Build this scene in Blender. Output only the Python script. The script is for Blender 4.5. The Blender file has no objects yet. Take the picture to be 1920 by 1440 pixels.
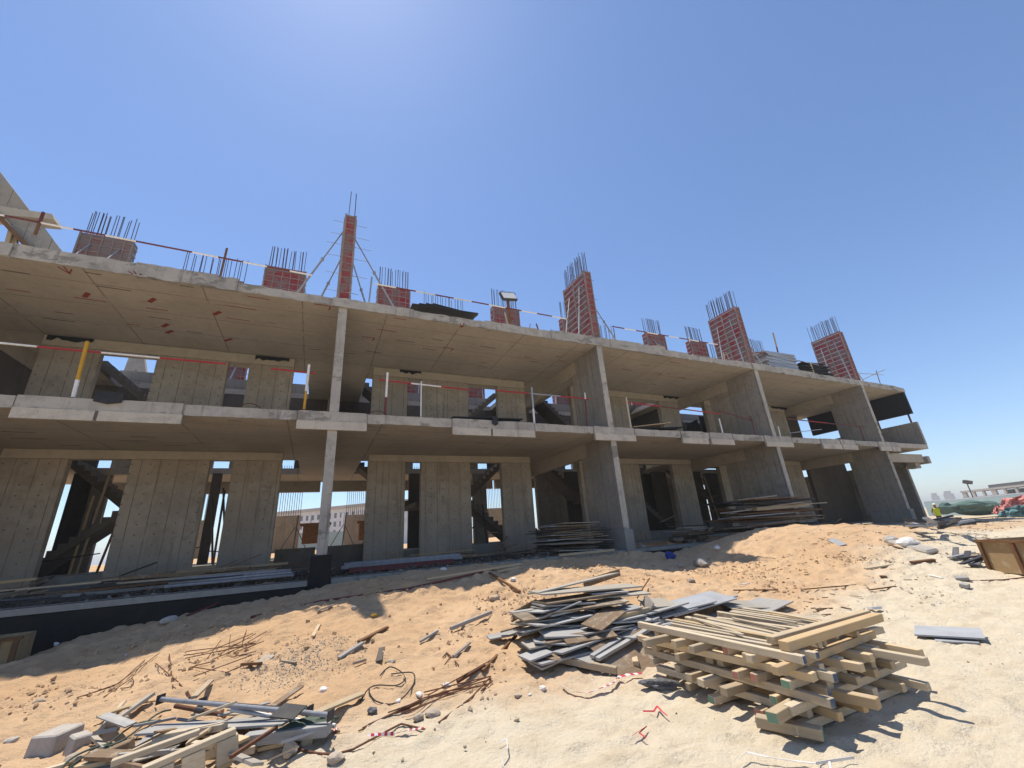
import bpy, bmesh, math, random
import numpy as np
from mathutils import Vector, Matrix, noise as mnoise
random.seed(7)
RN = random.Random(11)
S = bpy.context.scene
COL = S.collection
rad = math.radians
# ------------------------------------------------------------------ camera
F = 772.0
CAM = np.array([0., -12., 0.])
def _v(x, y):
    v = np.array([x-960, -(y-720), -F]); return v/np.linalg.norm(v)
_X = _v(2680, 884); _Z = _v(813, -1376); _Z = _Z-_X*_X.dot(_Z); _Z /= np.linalg.norm(_Z); _Y = np.cross(_Z, _X)
ROT = np.array([_X, _Y, _Z])
def ray(x, y): return ROT@np.array([x-960, -(y-720), -F])
def onY(x, y, Y): r = ray(x, y); return Vector(CAM+(Y-CAM[1])/r[1]*r)
def onX(x, y, X): r = ray(x, y); return Vector(CAM+(X-CAM[0])/r[0]*r)
def onZ(x, y, z): r = ray(x, y); return Vector(CAM+(z-CAM[2])/r[2]*r)
def at_dist(x, y, d):                      # point on the pixel ray at horizontal distance d
    r = ray(x, y); return Vector(CAM+d/math.hypot(r[0], r[1])*r)
cd = bpy.data.cameras.new('camera'); cam = bpy.data.objects.new('camera', cd); COL.objects.link(cam)
cd.sensor_width = 36; cd.lens = F/1920*36; cd.clip_end = 9000; cd.clip_start = .05
m4 = Matrix.Identity(4)
for i in range(3):
    for j in range(3): m4[i][j] = ROT[i][j]
    m4[i][3] = CAM[i]
cam.matrix_world = m4; S.camera = cam
# ------------------------------------------------------------------ light
EL, AZ = 70.0, -11.0                         # sun height, and azimuth from +Y towards +X
w = bpy.data.worlds.new('World'); S.world = w; w.use_nodes = True
nt = w.node_tree; bg = nt.nodes['Background']
sky = nt.nodes.new('ShaderNodeTexSky'); sky.sky_type = 'NISHITA'; sky.sun_disc = False
sky.sun_elevation = rad(EL); sky.sun_rotation = rad(AZ); sky.altitude = 0
sky.air_density = 1.0; sky.dust_density = 0.22; sky.ozone_density = 2.4
tn = nt.nodes.new('ShaderNodeMix'); tn.data_type = 'RGBA'; tn.blend_type = 'MULTIPLY'; tn.inputs[0].default_value = 1; tn.inputs[7].default_value = (.90, .98, 1.10, 1)
nt.links.new(sky.outputs[0], tn.inputs[6]); nt.links.new(tn.outputs[2], bg.inputs[0]); bg.inputs[1].default_value = 0.11
sl = bpy.data.lights.new('sun', 'SUN'); sl.energy = 4.3; sl.angle = rad(.55); sl.color = (1, .93, .82)
so = bpy.data.objects.new('sun', sl); COL.objects.link(so)
sd = Vector((math.sin(rad(AZ))*math.cos(rad(EL)), math.cos(rad(AZ))*math.cos(rad(EL)), math.sin(rad(EL))))
so.rotation_euler = sd.to_track_quat('Z', 'Y').to_euler()
S.view_settings.view_transform = 'Standard'; S.view_settings.look = 'None'
S.view_settings.exposure = 0.5; S.view_settings.gamma = 1
S.render.engine = 'CYCLES'
S.cycles.max_bounces = 8; S.cycles.diffuse_bounces = 5
# ------------------------------------------------------------------ node helpers
class NT:
    def __init__(s, name):
        s.m = bpy.data.materials.new(name); s.m.use_nodes = True; s.t = s.m.node_tree
        s.b = s.t.nodes['Principled BSDF']; s.b.inputs['Roughness'].default_value = .85
        s.b.inputs['Specular IOR Level'].default_value = .25
        tc = s.t.nodes.new('ShaderNodeTexCoord'); s.obj = tc.outputs['Object']; s.gen = tc.outputs['Generated']
    def n(s, typ, **k):
        nd = s.t.nodes.new(typ)
        for a, v in k.items(): setattr(nd, a, v)
        return nd
    def lk(s, a, b): s.t.links.new(a, b)
    def mapc(s, src, scale=(1, 1, 1), loc=(0, 0, 0)):
        nd = s.n('ShaderNodeMapping'); nd.inputs['Scale'].default_value = scale; nd.inputs['Location'].default_value = loc
        s.lk(src, nd.inputs[0]); return nd.outputs[0]
    def noise(s, src, sc, det=4, rough=.6):
        nd = s.n('ShaderNodeTexNoise'); nd.inputs['Scale'].default_value = sc; nd.inputs['Detail'].default_value = det
        nd.inputs['Roughness'].default_value = rough; s.lk(src, nd.inputs['Vector']); return nd.outputs[0]
    def ramp(s, src, a, b, lo=0., hi=1.):
        nd = s.n('ShaderNodeMapRange', interpolation_type='SMOOTHSTEP'); s.lk(src, nd.inputs[0])
        for i, v in zip((1, 2, 3, 4), (a, b, lo, hi)): nd.inputs[i].default_value = v
        return nd.outputs[0]
    def mix(s, f, a, b, mode='MIX'):
        nd = s.n('ShaderNodeMix', data_type='RGBA', blend_type=mode)
        for i, v in ((0, f), (6, a), (7, b)):
            if isinstance(v, (int, float)): nd.inputs[i].default_value = v
            elif isinstance(v, tuple): nd.inputs[i].default_value = v+(1,) if len(v) == 3 else v
            else: s.lk(v, nd.inputs[i])
        return nd.outputs[2]
    def math(s, op, a, b=None, c=None):
        nd = s.n('ShaderNodeMath', operation=op)
        for i, v in enumerate((a, b, c)):
            if v is None: continue
            if isinstance(v, (int, float)): nd.inputs[i].default_value = v
            else: s.lk(v, nd.inputs[i])
        return nd.outputs[0]
    def sep(s, src): nd = s.n('ShaderNodeSeparateXYZ'); s.lk(src, nd.inputs[0]); return nd.outputs
    def line(s, v, period, width, off=0.):      # 1 on a thin line every period
        a = s.math('ADD', v, off); a = s.math('MODULO', s.math('ADD', s.math('DIVIDE', a, period), 1000.), 1.0)
        return s.math('LESS_THAN', a, width/period)
    def rnd(s): nd = s.n('ShaderNodeObjectInfo'); return nd.outputs['Random']
    def bump(s, h, st=.3, d=.01):
        nd = s.n('ShaderNodeBump'); nd.inputs['Strength'].default_value = st; nd.inputs['Distance'].default_value = d
        s.lk(h, nd.inputs['Height']); s.lk(nd.outputs[0], s.b.inputs['Normal'])
    def col(s, c):
        if isinstance(c, tuple): s.b.inputs['Base Color'].default_value = c+(1,)
        else: s.lk(c, s.b.inputs['Base Color'])
    def set(s, rough=None, metal=None, spec=None):
        if rough is not None: s.b.inputs['Roughness'].default_value = rough
        if metal is not None: s.b.inputs['Metallic'].default_value = metal
        if spec is not None: s.b.inputs['Specular IOR Level'].default_value = spec
        return s.m
M = {}
def concrete(name, c, c2, stain=.5, vlines=0, grid=None, drip=True, hl=None, patch=0):
    t = NT(name); o = t.obj
    big = t.noise(o, .55, 5, .65); mid = t.noise(o, 3.2, 6, .7); fine = t.noise(o, 38, 3, .6)
    col = t.mix(t.ramp(big, .32, .68), c, c2)
    col = t.mix(t.ramp(mid, .45, .72, 0, min(.7, .2+stain*.8)), col, tuple(x*.55 for x in c))
    m2_ = t.noise(t.mapc(o, (1, 1, 1), (7, 3, 5)), 1.5, 7, .75); col = t.mix(t.ramp(m2_, .52, .66, 0, min(.45, stain*.6)), col, tuple(x*.5 for x in c2))
    col = t.mix(t.ramp(fine, .35, .75, 0, .35), col, tuple(x*1.25 for x in c2))
    if drip:
        d = t.noise(t.mapc(o, (5, 5, .45)), 1.0, 5, .7)
        col = t.mix(t.ramp(d, .55, .72, 0, stain), col, tuple(x*.38 for x in c))
    if patch:
        pm_ = t.noise(t.mapc(o, (1, 1, 2.2), (11, 5, 2)), 1.1, 6, .7); col = t.mix(t.ramp(pm_, .56, .61, 0, patch), col, tuple(x*.36 for x in c)); col = t.mix(t.ramp(pm_, .40, .36, 0, patch*.5), col, tuple(x*.7 for x in c2))
    xyz = t.sep(o); h = t.math('MULTIPLY', fine, .25)
    wob = t.math('MULTIPLY', t.math('SUBTRACT', t.noise(o, 1.3, 3), .5), .02)
    if vlines:
        l = t.line(t.math('ADD', t.math('ADD', xyz[0], xyz[1]), wob), vlines, .022, .1)
        brk = t.ramp(t.noise(o, 4, 3), .3, .5)
        l = t.math('MULTIPLY', l, brk)
        col = t.mix(t.math('MULTIPLY', l, .8), col, tuple(x*.22 for x in c)); h = t.math('SUBTRACT', h, t.math('MULTIPLY', l, .8))
        # tie holes
        vx = t.math('SUBTRACT', t.math('MODULO', t.math('ADD', t.math('DIVIDE', t.math('ADD', xyz[0], xyz[1]), vlines), 1000.2), 1.), .5)
        vz = t.math('SUBTRACT', t.math('MODULO', t.math('ADD', t.math('DIVIDE', xyz[2], .3), 1000.), 1.), .5)
        r = t.math('ADD', t.math('POWER', t.math('MULTIPLY', vx, vlines), 2), t.math('POWER', t.math('MULTIPLY', vz, .3), 2))
        hole = t.math('LESS_THAN', r, .0005)
        col = t.mix(t.math('MULTIPLY', t.math('MULTIPLY', hole, brk), .75), col, (.05, .045, .04))
    if hl:
        l = t.line(t.math('ADD', xyz[2], wob), hl, .02, .2)
        col = t.mix(t.math('MULTIPLY', l, .35), col, tuple(x*.35 for x in c))
    if vlines:
        cell = t.math('FLOOR', t.math('DIVIDE', t.math('ADD', xyz[0], xyz[1]), vlines*1.5))
        wn = t.n('ShaderNodeTexWhiteNoise', noise_dimensions='1D'); t.lk(cell, wn.inputs['W'])
        col = t.mix(t.math('MULTIPLY', wn.outputs[0], .42), col, tuple(x*.55 for x in c))
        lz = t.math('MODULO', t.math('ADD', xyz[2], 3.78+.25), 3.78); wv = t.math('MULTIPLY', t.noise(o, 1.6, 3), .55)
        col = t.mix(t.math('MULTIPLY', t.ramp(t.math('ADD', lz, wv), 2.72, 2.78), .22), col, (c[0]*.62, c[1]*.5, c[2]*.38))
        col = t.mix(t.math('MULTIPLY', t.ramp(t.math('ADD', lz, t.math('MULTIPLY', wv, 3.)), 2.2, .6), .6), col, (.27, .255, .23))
    spl = t.ramp(t.noise(o, 6.5, 6, .75), .6, .68, 0, .3); col = t.mix(spl, col, tuple(min(.6, x*1.5) for x in c))
    if grid:
        la = t.line(t.math('ADD', xyz[0], wob), grid[0], .032, .9); lb = t.line(t.math('ADD', xyz[1], wob), grid[1], .026, .5)
        l = t.math('MULTIPLY', t.math('MAXIMUM', la, lb), t.ramp(t.noise(o, 1.1, 3), .3, .5))
        col = t.mix(t.math('MULTIPLY', l, .65), col, tuple(x*.3 for x in c)); h = t.math('SUBTRACT', h, l)
        d = t.noise(t.mapc(o, (.8, 9, 9)), 1.0, 4, .6)       # short dark dashes left by plank seams
        col = t.mix(t.ramp(d, .66, .72, 0, .6), col, tuple(x*.4 for x in c))
        d = t.noise(t.mapc(o, (1.3, 8, 8), (4, 9, 1)), 1.0, 3, .55); col = t.mix(t.ramp(d, .70, .735, 0, .75), col, (.26, .055, .035))
    t.col(col); t.bump(h, .35, .006)
    M[name] = t.m
concrete('soffit', (.39, .345, .285), (.47, .42, .35), .15, 0, (2.44, 1.22), False)
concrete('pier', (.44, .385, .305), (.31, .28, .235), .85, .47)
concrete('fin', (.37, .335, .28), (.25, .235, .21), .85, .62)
concrete('beam', (.43, .37, .29), (.36, .315, .25), .25, 0, None, True)
concrete('edge', (.46, .42, .36), (.33, .305, .27), .85, patch=.7)
concrete('edge_pale', (.52, .465, .385), (.46, .41, .34), .45, patch=.25)
concrete('dark_concrete', (.125, .105, .085), (.085, .075, .062), .4)  # dark tone; on inner walls it puts the deep interior shade into colour
concrete('stair', (.15, .135, .115), (.11, .10, .085), .4)  # stair concrete darkened in colour for the dim ambient around the flights
concrete('block', (.36, .325, .285), (.42, .385, .34), .3)
concrete('kerb', (.30, .29, .26), (.24, .23, .21), .4)
def simple(name, c, rough=.8, var=.25, sc=6, metal=0, c2=None, amt=.5, bump=.2):
    t = NT(name); n = t.noise(t.obj, sc, 5, .65)
    col = t.mix(t.ramp(n, .4, .7, 0, amt), c, c2 or tuple(x*.5 for x in c))
    col = t.mix(t.math('MULTIPLY', t.rnd(), var), col, tuple(x*.45 for x in c))
    t.col(col); t.bump(n, bump, .004); t.set(rough, metal); M[name] = t.m
simple('bitumen', (.008, .008, .009), .7, 0, 3, 0, (.022, .021, .02), .6)
simple('rust', (.17, .075, .04), .8, .4, 30, 0, (.07, .035, .025), .6)
simple('rebar', (.10, .075, .07), .65, .5, 30, 0, (.05, .05, .06), .6)
simple('galv', (.42, .43, .44), .45, .3, 10, .4, (.25, .24, .23), .5)
simple('greypipe', (.29, .30, .325), .4, .3, 10, 0, (.16, .16, .18), .6)
simple('whitepaint', (.78, .76, .72), .5, .15, 14, 0, (.5, .45, .4), .4)
simple('redpaint', (.42, .035, .04), .5, .25, 14, 0, (.22, .03, .03), .5)
simple('darkred', (.16, .04, .04), .6, .25, 14, 0, (.07, .03, .03), .5)
simple('yellowpaint', (.55, .30, .02), .5, .1, 14, 0, (.35, .2, .05), .5)
simple('redmark', (.28, .05, .035), .9, .2, 8, 0, (.25, .06, .04), .6)
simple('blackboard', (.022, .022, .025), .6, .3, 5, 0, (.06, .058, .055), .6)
simple('blacknet', (.014, .015, .017), .95, .2, 12, 0, (.035, .035, .04), .6)
simple('stone', (.48, .40, .31), .9, .5, 9, 0, (.32, .26, .2), .6)
simple('pebble', (.36, .25, .165), .95, .6, 9, 0, (.24, .17, .12), .6)
simple('white_scrap', (.75, .72, .68), .8, .2, 12, 0, (.5, .48, .45), .5)
simple('blue_plastic', (.03, .06, .28), .5, .1, 12)
simple('greencable', (.05, .075, .055), .6, .2, 12)
simple('hose', (.03, .032, .032), .6, .2, 12)
simple('grey_rag', (.14, .14, .145), .9, .2, 22, 0, (.05, .05, .055), .8)
simple('green_hoarding', (.27, .36, .36), .7, .1, .3, 0, (.34, .40, .41), .6)  # paled so the colour carries the haze of distance
simple('green_net', (.10, .15, .13), .95, .1, 2, 0, (.08, .16, .13), .7)
simple('red_net', (.55, .23, .21), .85, .1, 1, 0, (.62, .2, .18), .6)
simple('teal_net', (.10, .20, .22), .9, .1, 1, 0, (.1, .2, .22), .6)
simple('far_concrete', (.40, .36, .31), .9, .1, .2, 0, (.3, .27, .24), .6)
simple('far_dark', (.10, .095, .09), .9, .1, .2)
simple('far_white', (.60, .605, .61), .9, .05, .2)
simple('far_glass', (.09, .10, .12), .3, .05, .2)
simple('brown_timber', (.20, .10, .045), .8, .4, 7, 0, (.10, .05, .03), .7)
simple('skin', (.25, .13, .08), .6, 0)
simple('vest', (.45, .55, .03), .7, 0, 20, 0, (.3, .4, .03), .4)
simple('dark_cloth', (.05, .05, .06), .9, 0)
simple('helmet', (.75, .62, .55), .4, 0)
simple('lamp_face', (.75, .74, .70), .3, 0, 3, 0, (.7, .69, .66), .2)
simple('dark_metal', (.05, .05, .055), .5, 0)
simple('tape_red', (.55, .05, .07), .6, .1, 30)
def wood(name, c, c2, rv=.6, sc=3, grey=(.30, .26, .2)):
    t = NT(name); r = t.rnd(); o = t.obj
    off = t.n('ShaderNodeVectorMath', operation='ADD'); t.lk(o, off.inputs[0])
    cb = t.n('ShaderNodeCombineXYZ'); t.lk(t.math('MULTIPLY', r, 37.), cb.inputs[0]); t.lk(t.math('MULTIPLY', r, 91.), cb.inputs[1]); t.lk(cb.outputs[0], off.inputs[1])
    v = off.outputs[0]
    g = t.noise(t.mapc(v, (1.2, 22, 22)), sc, 5, .65); k = t.noise(v, 2.3, 4)
    col = t.mix(t.ramp(g, .35, .7), c, c2)
    col = t.mix(t.ramp(k, .5, .72, 0, .7), col, grey)
    r2 = t.math('MODULO', t.math('MULTIPLY', r, 17.31), 1.); r3 = t.math('MODULO', t.math('MULTIPLY', r, 53.7), 1.)
    col = t.mix(t.math('MULTIPLY', t.math('GREATER_THAN', r2, .72), rv*.8), col, (grey[0]*.7, grey[1]*.68, grey[2]*.66))
    col = t.mix(t.math('MULTIPLY', t.math('LESS_THAN', r3, .25), .55), col, (c[0]*1.08, c[1]*.9, c[2]*.62))
    col = t.mix(t.math('MULTIPLY', r, rv), col, tuple(x*.5 for x in c))
    dus = t.ramp(t.noise(v, 7, 5, .7), .52, .66, 0, .5); col = t.mix(dus, col, (.46, .38, .28))
    t.col(col); t.bump(g, .35, .004); t.set(.8); M[name] = t.m
wood('timber', (.54, .425, .275), (.42, .315, .19), .5, 3, (.38, .33, .27))
wood('pale_timber', (.62, .52, .375), (.50, .40, .27), .4, 3, (.45, .4, .33))
wood('brown_ply', (.26, .18, .11), (.18, .12, .08), .5)
wood('grey_ply', (.40, .395, .385), (.28, .275, .265), .55, 2, (.5, .48, .44))
simple('grey_sheet', (.36, .37, .385), .7, .3, 3, 0, (.27, .275, .28), .6)
wood('crate_ply', (.40, .28, .14), (.33, .22, .11), .3, 2, (.3, .22, .14))
# red shuttering with cement splashes
def formred(name, red, splash):
    t = NT(name); n = t.noise(t.obj, 2.2, 6, .7); n2 = t.noise(t.obj, 14, 4, .7)
    col = t.mix(t.ramp(n2, .4, .7, 0, .6), red, tuple(x*.5 for x in red))
    col = t.mix(t.ramp(n, .5-.25*splash, .78-.25*splash, 0, .85), col, (.20, .165, .15))
    t.col(col); t.bump(n2, .3, .005); t.set(.75); M[name] = t.m
formred('form_red', (.30, .028, .034), .6); formred('form_dull', (.24, .10, .085), .9)
formred('form_grid', (.36, .25, .23), .75)
# red-white tape
t = NT('barrier_tape'); z = t.sep(t.gen); l = t.math('GREATER_THAN', t.math('MODULO', t.math('MULTIPLY', z[0], 9.), 1.), .5)
t.col(t.mix(l, (.75, .7, .68), (.5, .04, .07))); t.set(.5); M['barrier_tape'] = t.m
# sand
t = NT('sand'); o = t.obj; xyz = t.sep(o)
n1 = t.noise(o, .5, 5, .6); n2 = t.noise(o, 3.0, 6, .7); n3 = t.noise(o, 26, 5, .75); n4 = t.noise(o, .22, 3)
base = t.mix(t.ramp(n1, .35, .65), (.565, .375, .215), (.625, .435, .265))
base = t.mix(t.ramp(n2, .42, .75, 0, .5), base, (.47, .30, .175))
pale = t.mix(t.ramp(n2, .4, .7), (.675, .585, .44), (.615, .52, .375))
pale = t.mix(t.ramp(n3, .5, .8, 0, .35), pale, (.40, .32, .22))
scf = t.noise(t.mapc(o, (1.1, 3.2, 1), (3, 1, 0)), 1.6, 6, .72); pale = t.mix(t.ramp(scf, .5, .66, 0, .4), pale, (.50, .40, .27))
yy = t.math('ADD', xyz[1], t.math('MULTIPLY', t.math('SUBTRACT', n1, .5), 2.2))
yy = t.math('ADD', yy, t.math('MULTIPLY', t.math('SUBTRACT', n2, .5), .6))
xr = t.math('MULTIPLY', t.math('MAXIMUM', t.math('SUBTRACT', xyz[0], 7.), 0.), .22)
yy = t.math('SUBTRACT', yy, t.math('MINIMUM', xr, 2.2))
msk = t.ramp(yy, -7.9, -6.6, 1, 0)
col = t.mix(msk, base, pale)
dirt = t.ramp(t.noise(o, 1.7, 6, .75), .58, .72, 0, .55)      # grey cement dust patches
col = t.mix(t.math('MULTIPLY', dirt, t.ramp(n4, .45, .6)), col, (.30, .25, .19))
col = t.mix(t.ramp(n3, .62, .8, 0, .4), col, (.24, .16, .10))
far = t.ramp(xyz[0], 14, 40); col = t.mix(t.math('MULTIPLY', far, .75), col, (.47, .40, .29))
t.col(col); hh = t.math('ADD', t.math('MULTIPLY', n2, 1.2), n3); t.bump(hh, .85, .045); t.set(.95, 0, .1); M['sand'] = t.m
# ------------------------------------------------------------------ mesh builder
class MB:
    def __init__(s): s.v = []; s.f = []; s.mi = []
    def add(s, vs, fs, mi=0):
        b = len(s.v); s.v += [Vector(p) for p in vs]; s.f += [tuple(b+i for i in f) for f in fs]; s.mi += [mi]*len(fs); return s
    def box(s, a, b, mi=0):
        (x0, y0, z0), (x1, y1, z1) = a, b
        return s.add([(x0, y0, z0), (x1, y0, z0), (x1, y1, z0), (x0, y1, z0), (x0, y0, z1), (x1, y0, z1), (x1, y1, z1), (x0, y1, z1)],
              [(0, 3, 2, 1), (4, 5, 6, 7), (0, 1, 5, 4), (1, 2, 6, 5), (2, 3, 7, 6), (3, 0, 4, 7)], mi)
    def obox(s, c, dims, mat, mi=0):        # oriented box: centre, size, 3x3
        h = [d/2 for d in dims]; vs = []
        for z in (-1, 1):
            for (x, y) in ((-1, -1), (1, -1), (1, 1), (-1, 1)): vs.append(Vector(c)+mat@Vector((x*h[0], y*h[1], z*h[2])))
        return s.add(vs, [(0, 3, 2, 1), (4, 5, 6, 7), (0, 1, 5, 4), (1, 2, 6, 5), (2, 3, 7, 6), (3, 0, 4, 7)], mi)
    def bar(s, p, q, wd, ht, mi=0, up=Vector((0, 0, 1))):
        p, q = Vector(p), Vector(q); d = (q-p); L = d.length; x = d/L
        if abs(x.dot(up)) > .95: up = Vector((0, 1, 0))
        y = up.cross(x).normalized(); z = x.cross(y)
        return s.obox((p+q)/2, (L, wd, ht), Matrix((x, y, z)).transposed(), mi)
    def tube(s, path, r, n=6, mi=0, r2=None):
        path = [Vector(p) for p in path]; rings = []; N = len(path); prev = None
        for i, p in enumerate(path):
            d = (path[min(i+1, N-1)]-path[max(i-1, 0)]).normalized()
            u = prev if prev is not None else (Vector((0, 0, 1)) if abs(d.z) < .9 else Vector((1, 0, 0)))
            u = (u-d*u.dot(d)); u = u.normalized() if u.length > 1e-5 else d.orthogonal().normalized()
            prev = u; v = d.cross(u); rr = r if r2 is None else r+(r2-r)*i/max(1, N-1)
            rings.append([p+(u*math.cos(2*math.pi*k/n)+v*math.sin(2*math.pi*k/n))*rr for k in range(n)])
        vs = [q for rg in rings for q in rg]; fs = []
        for i in range(N-1):
            for k in range(n): fs.append((i*n+k, i*n+(k+1) % n, (i+1)*n+(k+1) % n, (i+1)*n+k))
        fs.append(tuple(range(n-1, -1, -1))); fs.append(tuple((N-1)*n+k for k in range(n)))
        return s.add(vs, fs, mi)
    def prism(s, poly, ext, mi=0):          # planar polygon extruded along a vector
        poly = [Vector(p) for p in poly]; e = Vector(ext); n = len(poly)
        nrm = Vector((0, 0, 0))
        for i in range(n): nrm += poly[i].cross(poly[(i+1) % n])
        if nrm.dot(e) > 0: poly = poly[::-1]
        vs = poly+[p+e for p in poly]
        fs = [tuple(range(n)), tuple(range(2*n-1, n-1, -1))]+[((i+1) % n, i, n+i, n+(i+1) % n) for i in range(n)]
        return s.add(vs, fs, mi)
    def lump(s, c, r, sq=(1, 1, 1), mi=0, seed=0, sub=1, amp=.35):
        bm = bmesh.new(); bmesh.ops.create_icosphere(bm, subdivisions=sub, radius=1)
        o = Vector((seed*3.1, seed*1.7, seed*.9))
        vs = []
        for v in bm.verts:
            k = 1+amp*mnoise.noise(v.co*1.3+o); vs.append(Vector(c)+Vector((v.co.x*sq[0], v.co.y*sq[1], v.co.z*sq[2]))*r*k)
        fs = [tuple(v.index for v in f.verts) for f in bm.faces]; bm.free()
        return s.add(vs, fs, mi)
    def mesh(s, name, mats, bevel=0):
        me = bpy.data.meshes.new(name); me.from_pydata(s.v, [], s.f); me.update()
        for m in ([mats] if isinstance(mats, str) else mats): me.materials.append(M[m])
        me.polygons.foreach_set('material_index', s.mi)
        if bevel:
            bm = bmesh.new(); bm.from_mesh(me); bmesh.ops.bevel(bm, geom=bm.edges[:], offset=bevel, segments=1, affect='EDGES', clamp_overlap=True); bm.to_mesh(me); bm.free()
        return me
    def build(s, name, mats, parent=None, bevel=0, smooth=False):
        me = s.mesh(name, mats, bevel); o = bpy.data.objects.new(name, me); COL.objects.link(o)
        if smooth: me.polygons.foreach_set('use_smooth', [True]*len(me.polygons))
        if parent is not None: o.parent = parent; o.matrix_parent_inverse = Matrix.Translation(-parent.location); o['kind'] = 'thing'
        return o
def tag(o, label, cat, group=None):
    o['label'] = label; o['category'] = cat; o['kind'] = 'thing'
    if group: o['group'] = group
    return o
def thing(name, label, cat, loc=(0, 0, 0), group=None):
    o = bpy.data.objects.new(name, None); COL.objects.link(o); o.location = Vector(loc); o.empty_display_size = .2
    return tag(o, label, cat, group)
def recentre(o):                             # origin of a one-mesh thing to its own middle
    me = o.data; c = Vector((0, 0, 0))
    for v in me.vertices: c += v.co
    c /= len(me.vertices); me.transform(Matrix.Translation(-c)); o.location = c; return o
# ------------------------------------------------------------------ terrain
FL = -0.25                                  # ground-floor slab level
P = [-9.22, .24, 9.76, 19.17, 28.53]        # party walls
XE = 33.4                                   # right end of the row
cps = [(-3.67, -3.1, -1.37), (-3.36, -3.09, -1.36), (-2.57, -3.1, -1.36), (-1.98, -3.06, -1.26), (-1.46, -3.02, -1.16), (-.74, -3., -1.1), (-.11, -2.96, -.99),
 (.41, -2.96, -.98), (1.15, -2.92, -.88), (2.1, -2.92, -.87), (2.1, -3.6, -1.1), (1.2, -3.8, -1.02), (3.07, -2.92, -.89), (4.62, -2.86, -.72), (6.03, -2.91, -.84), (6.82, -2.9, -.84), (7.87, -2.99, -1.07), (9.27, -3.04, -1.17),
 (10.15, -3.6, -1.1), (10.31, -2.9, -.98), (11.44, -2.81, -.59), (12.87, -2.72, -.34), (14.79, -2.71, -.31), (17.72, -2.77, -.46), (21.07, -2.85, -.69), (12.8, -4.2, -.6), (9.0, -1.0, -.95), (9.2, -2, -1.05),
 (-5.5, -.3, -1.6), (-4.67, -.3, -1.55), (-3.98, -.3, -1.34), (-3.2, -.3, -1.2), (-2.27, -.3, -1.1), (-1.08, -.3, -.99), (.26, -.3, -.87), (1.22, -.3, -.76),
 (3, -.3, -.72), (5, -.2, -.74), (7.5, -.3, -.78), (9.8, -.3, -.78), (11, -.5, -.95), (12.5, -.5, -.75), (16, -.5, -.62), (20, -.5, -.7), (25, -.5, -.7), (28.5, -.5, -.72), (33, -.3, -.75),
 (-2.3, -6, -1.6), (-1.6, -7.2, -1.62), (0, -12, -1.6), (-6, -12, -1.7), (-7, -4, -1.6), (4, -9, -1.6), (1.5, -8.5, -1.6), (5, -10, -1.6), (8, -10, -1.6), (12, -10, -1.55),
 (3.2, -7.4, -1.56), (-.2, -6.3, -1.47), (2.5, -6.2, -1.4), (5.5, -6.8, -1.5), (5, -5.3, -1.2), (9, -7, -1.42), (9, -5.3, -1.18), (13, -5.5, -.85), (14, -7.5, -1.25), (20, -7, -1.1), (20, -12, -1.4),
 (26, -3.6, -.85), (30, -8, -1.2), (30, -3.5, -.95), (36, -2, -.95), (38, 2, -1.2), (45, 0, -1.1), (45, 6, -1.45), (45, -8, -1.15), (60, 0, -1.1), (60, -20, -1.1), (-15, -12, -1.7), (-15, 0, -1.6), (0, -20, -1.6), (20, -22, -1.5)]
_A = np.array(cps); _n = len(_A)
def _phi(r2): return np.where(r2 > 1e-9, r2*np.log(np.maximum(r2, 1e-9))*.5, 0)
_d2 = ((_A[:, None, :2]-_A[None, :, :2])**2).sum(-1)
_K = np.zeros((_n+3, _n+3)); _K[:_n, :_n] = _phi(_d2)+np.eye(_n)*.02; _K[:_n, _n] = 1; _K[:_n, _n+1:] = _A[:, :2]; _K[_n, :_n] = 1; _K[_n+1:, :_n] = _A[:, :2].T
_w = np.linalg.solve(_K, np.r_[_A[:, 2], 0, 0, 0])
def hsm(x, y):
    x = np.asarray(x, float); y = np.asarray(y, float); sh = x.shape; x = x.ravel(); y = y.ravel()
    out = np.empty(len(x))
    for s0 in range(0, len(x), 20000):
        xs, ys = x[s0:s0+20000], y[s0:s0+20000]
        r2 = (xs[:, None]-_A[:, 0])**2+(ys[:, None]-_A[:, 1])**2
        z = _phi(r2)@_w[:_n]+_w[_n]+_w[_n+1]*xs+_w[_n+2]*ys
        z = np.clip(z, -1.75, -.25)
        far = np.clip((np.maximum(np.maximum(xs-45, -xs-9), np.maximum(-ys-16, -9))/30), 0, 1)
        z = z*(1-far)+(-1.15)*far
        k = np.clip((ys-.0)/.6, 0, 1); ins = np.clip((35.5-xs)/2, 0, 1)   # under and behind the building
        z = z*(1-k*ins)+(-.72)*k*ins
        kb = np.clip((ys-12.3)/1.5, 0, 1)*ins; z = z*(1-kb)+(-.05)*kb
        kf = np.clip((ys-30)/30, 0, 1); z = z*(1-kf)+(-.9)*kf
        out[s0:s0+20000] = z
    return out.reshape(sh)
def micro(x, y):
    q = Vector((x, y, 0))
    a = max(0, min(1, (y+8.2)/2.2)); a = .55+.6*a
    n = mnoise.noise(q*.9)*.05+mnoise.noise(q*2.3+Vector((9, 2, 0)))*.035
    n += (abs(mnoise.noise(q*3.7))-.25)*.075+(abs(mnoise.noise(q*8.1+Vector((4, 7, 0))))-.25)*.03+mnoise.noise(q*15)*.01
    return n*a
def hz(x, y): return float(hsm([x], [y])[0])+micro(x, y)
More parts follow.
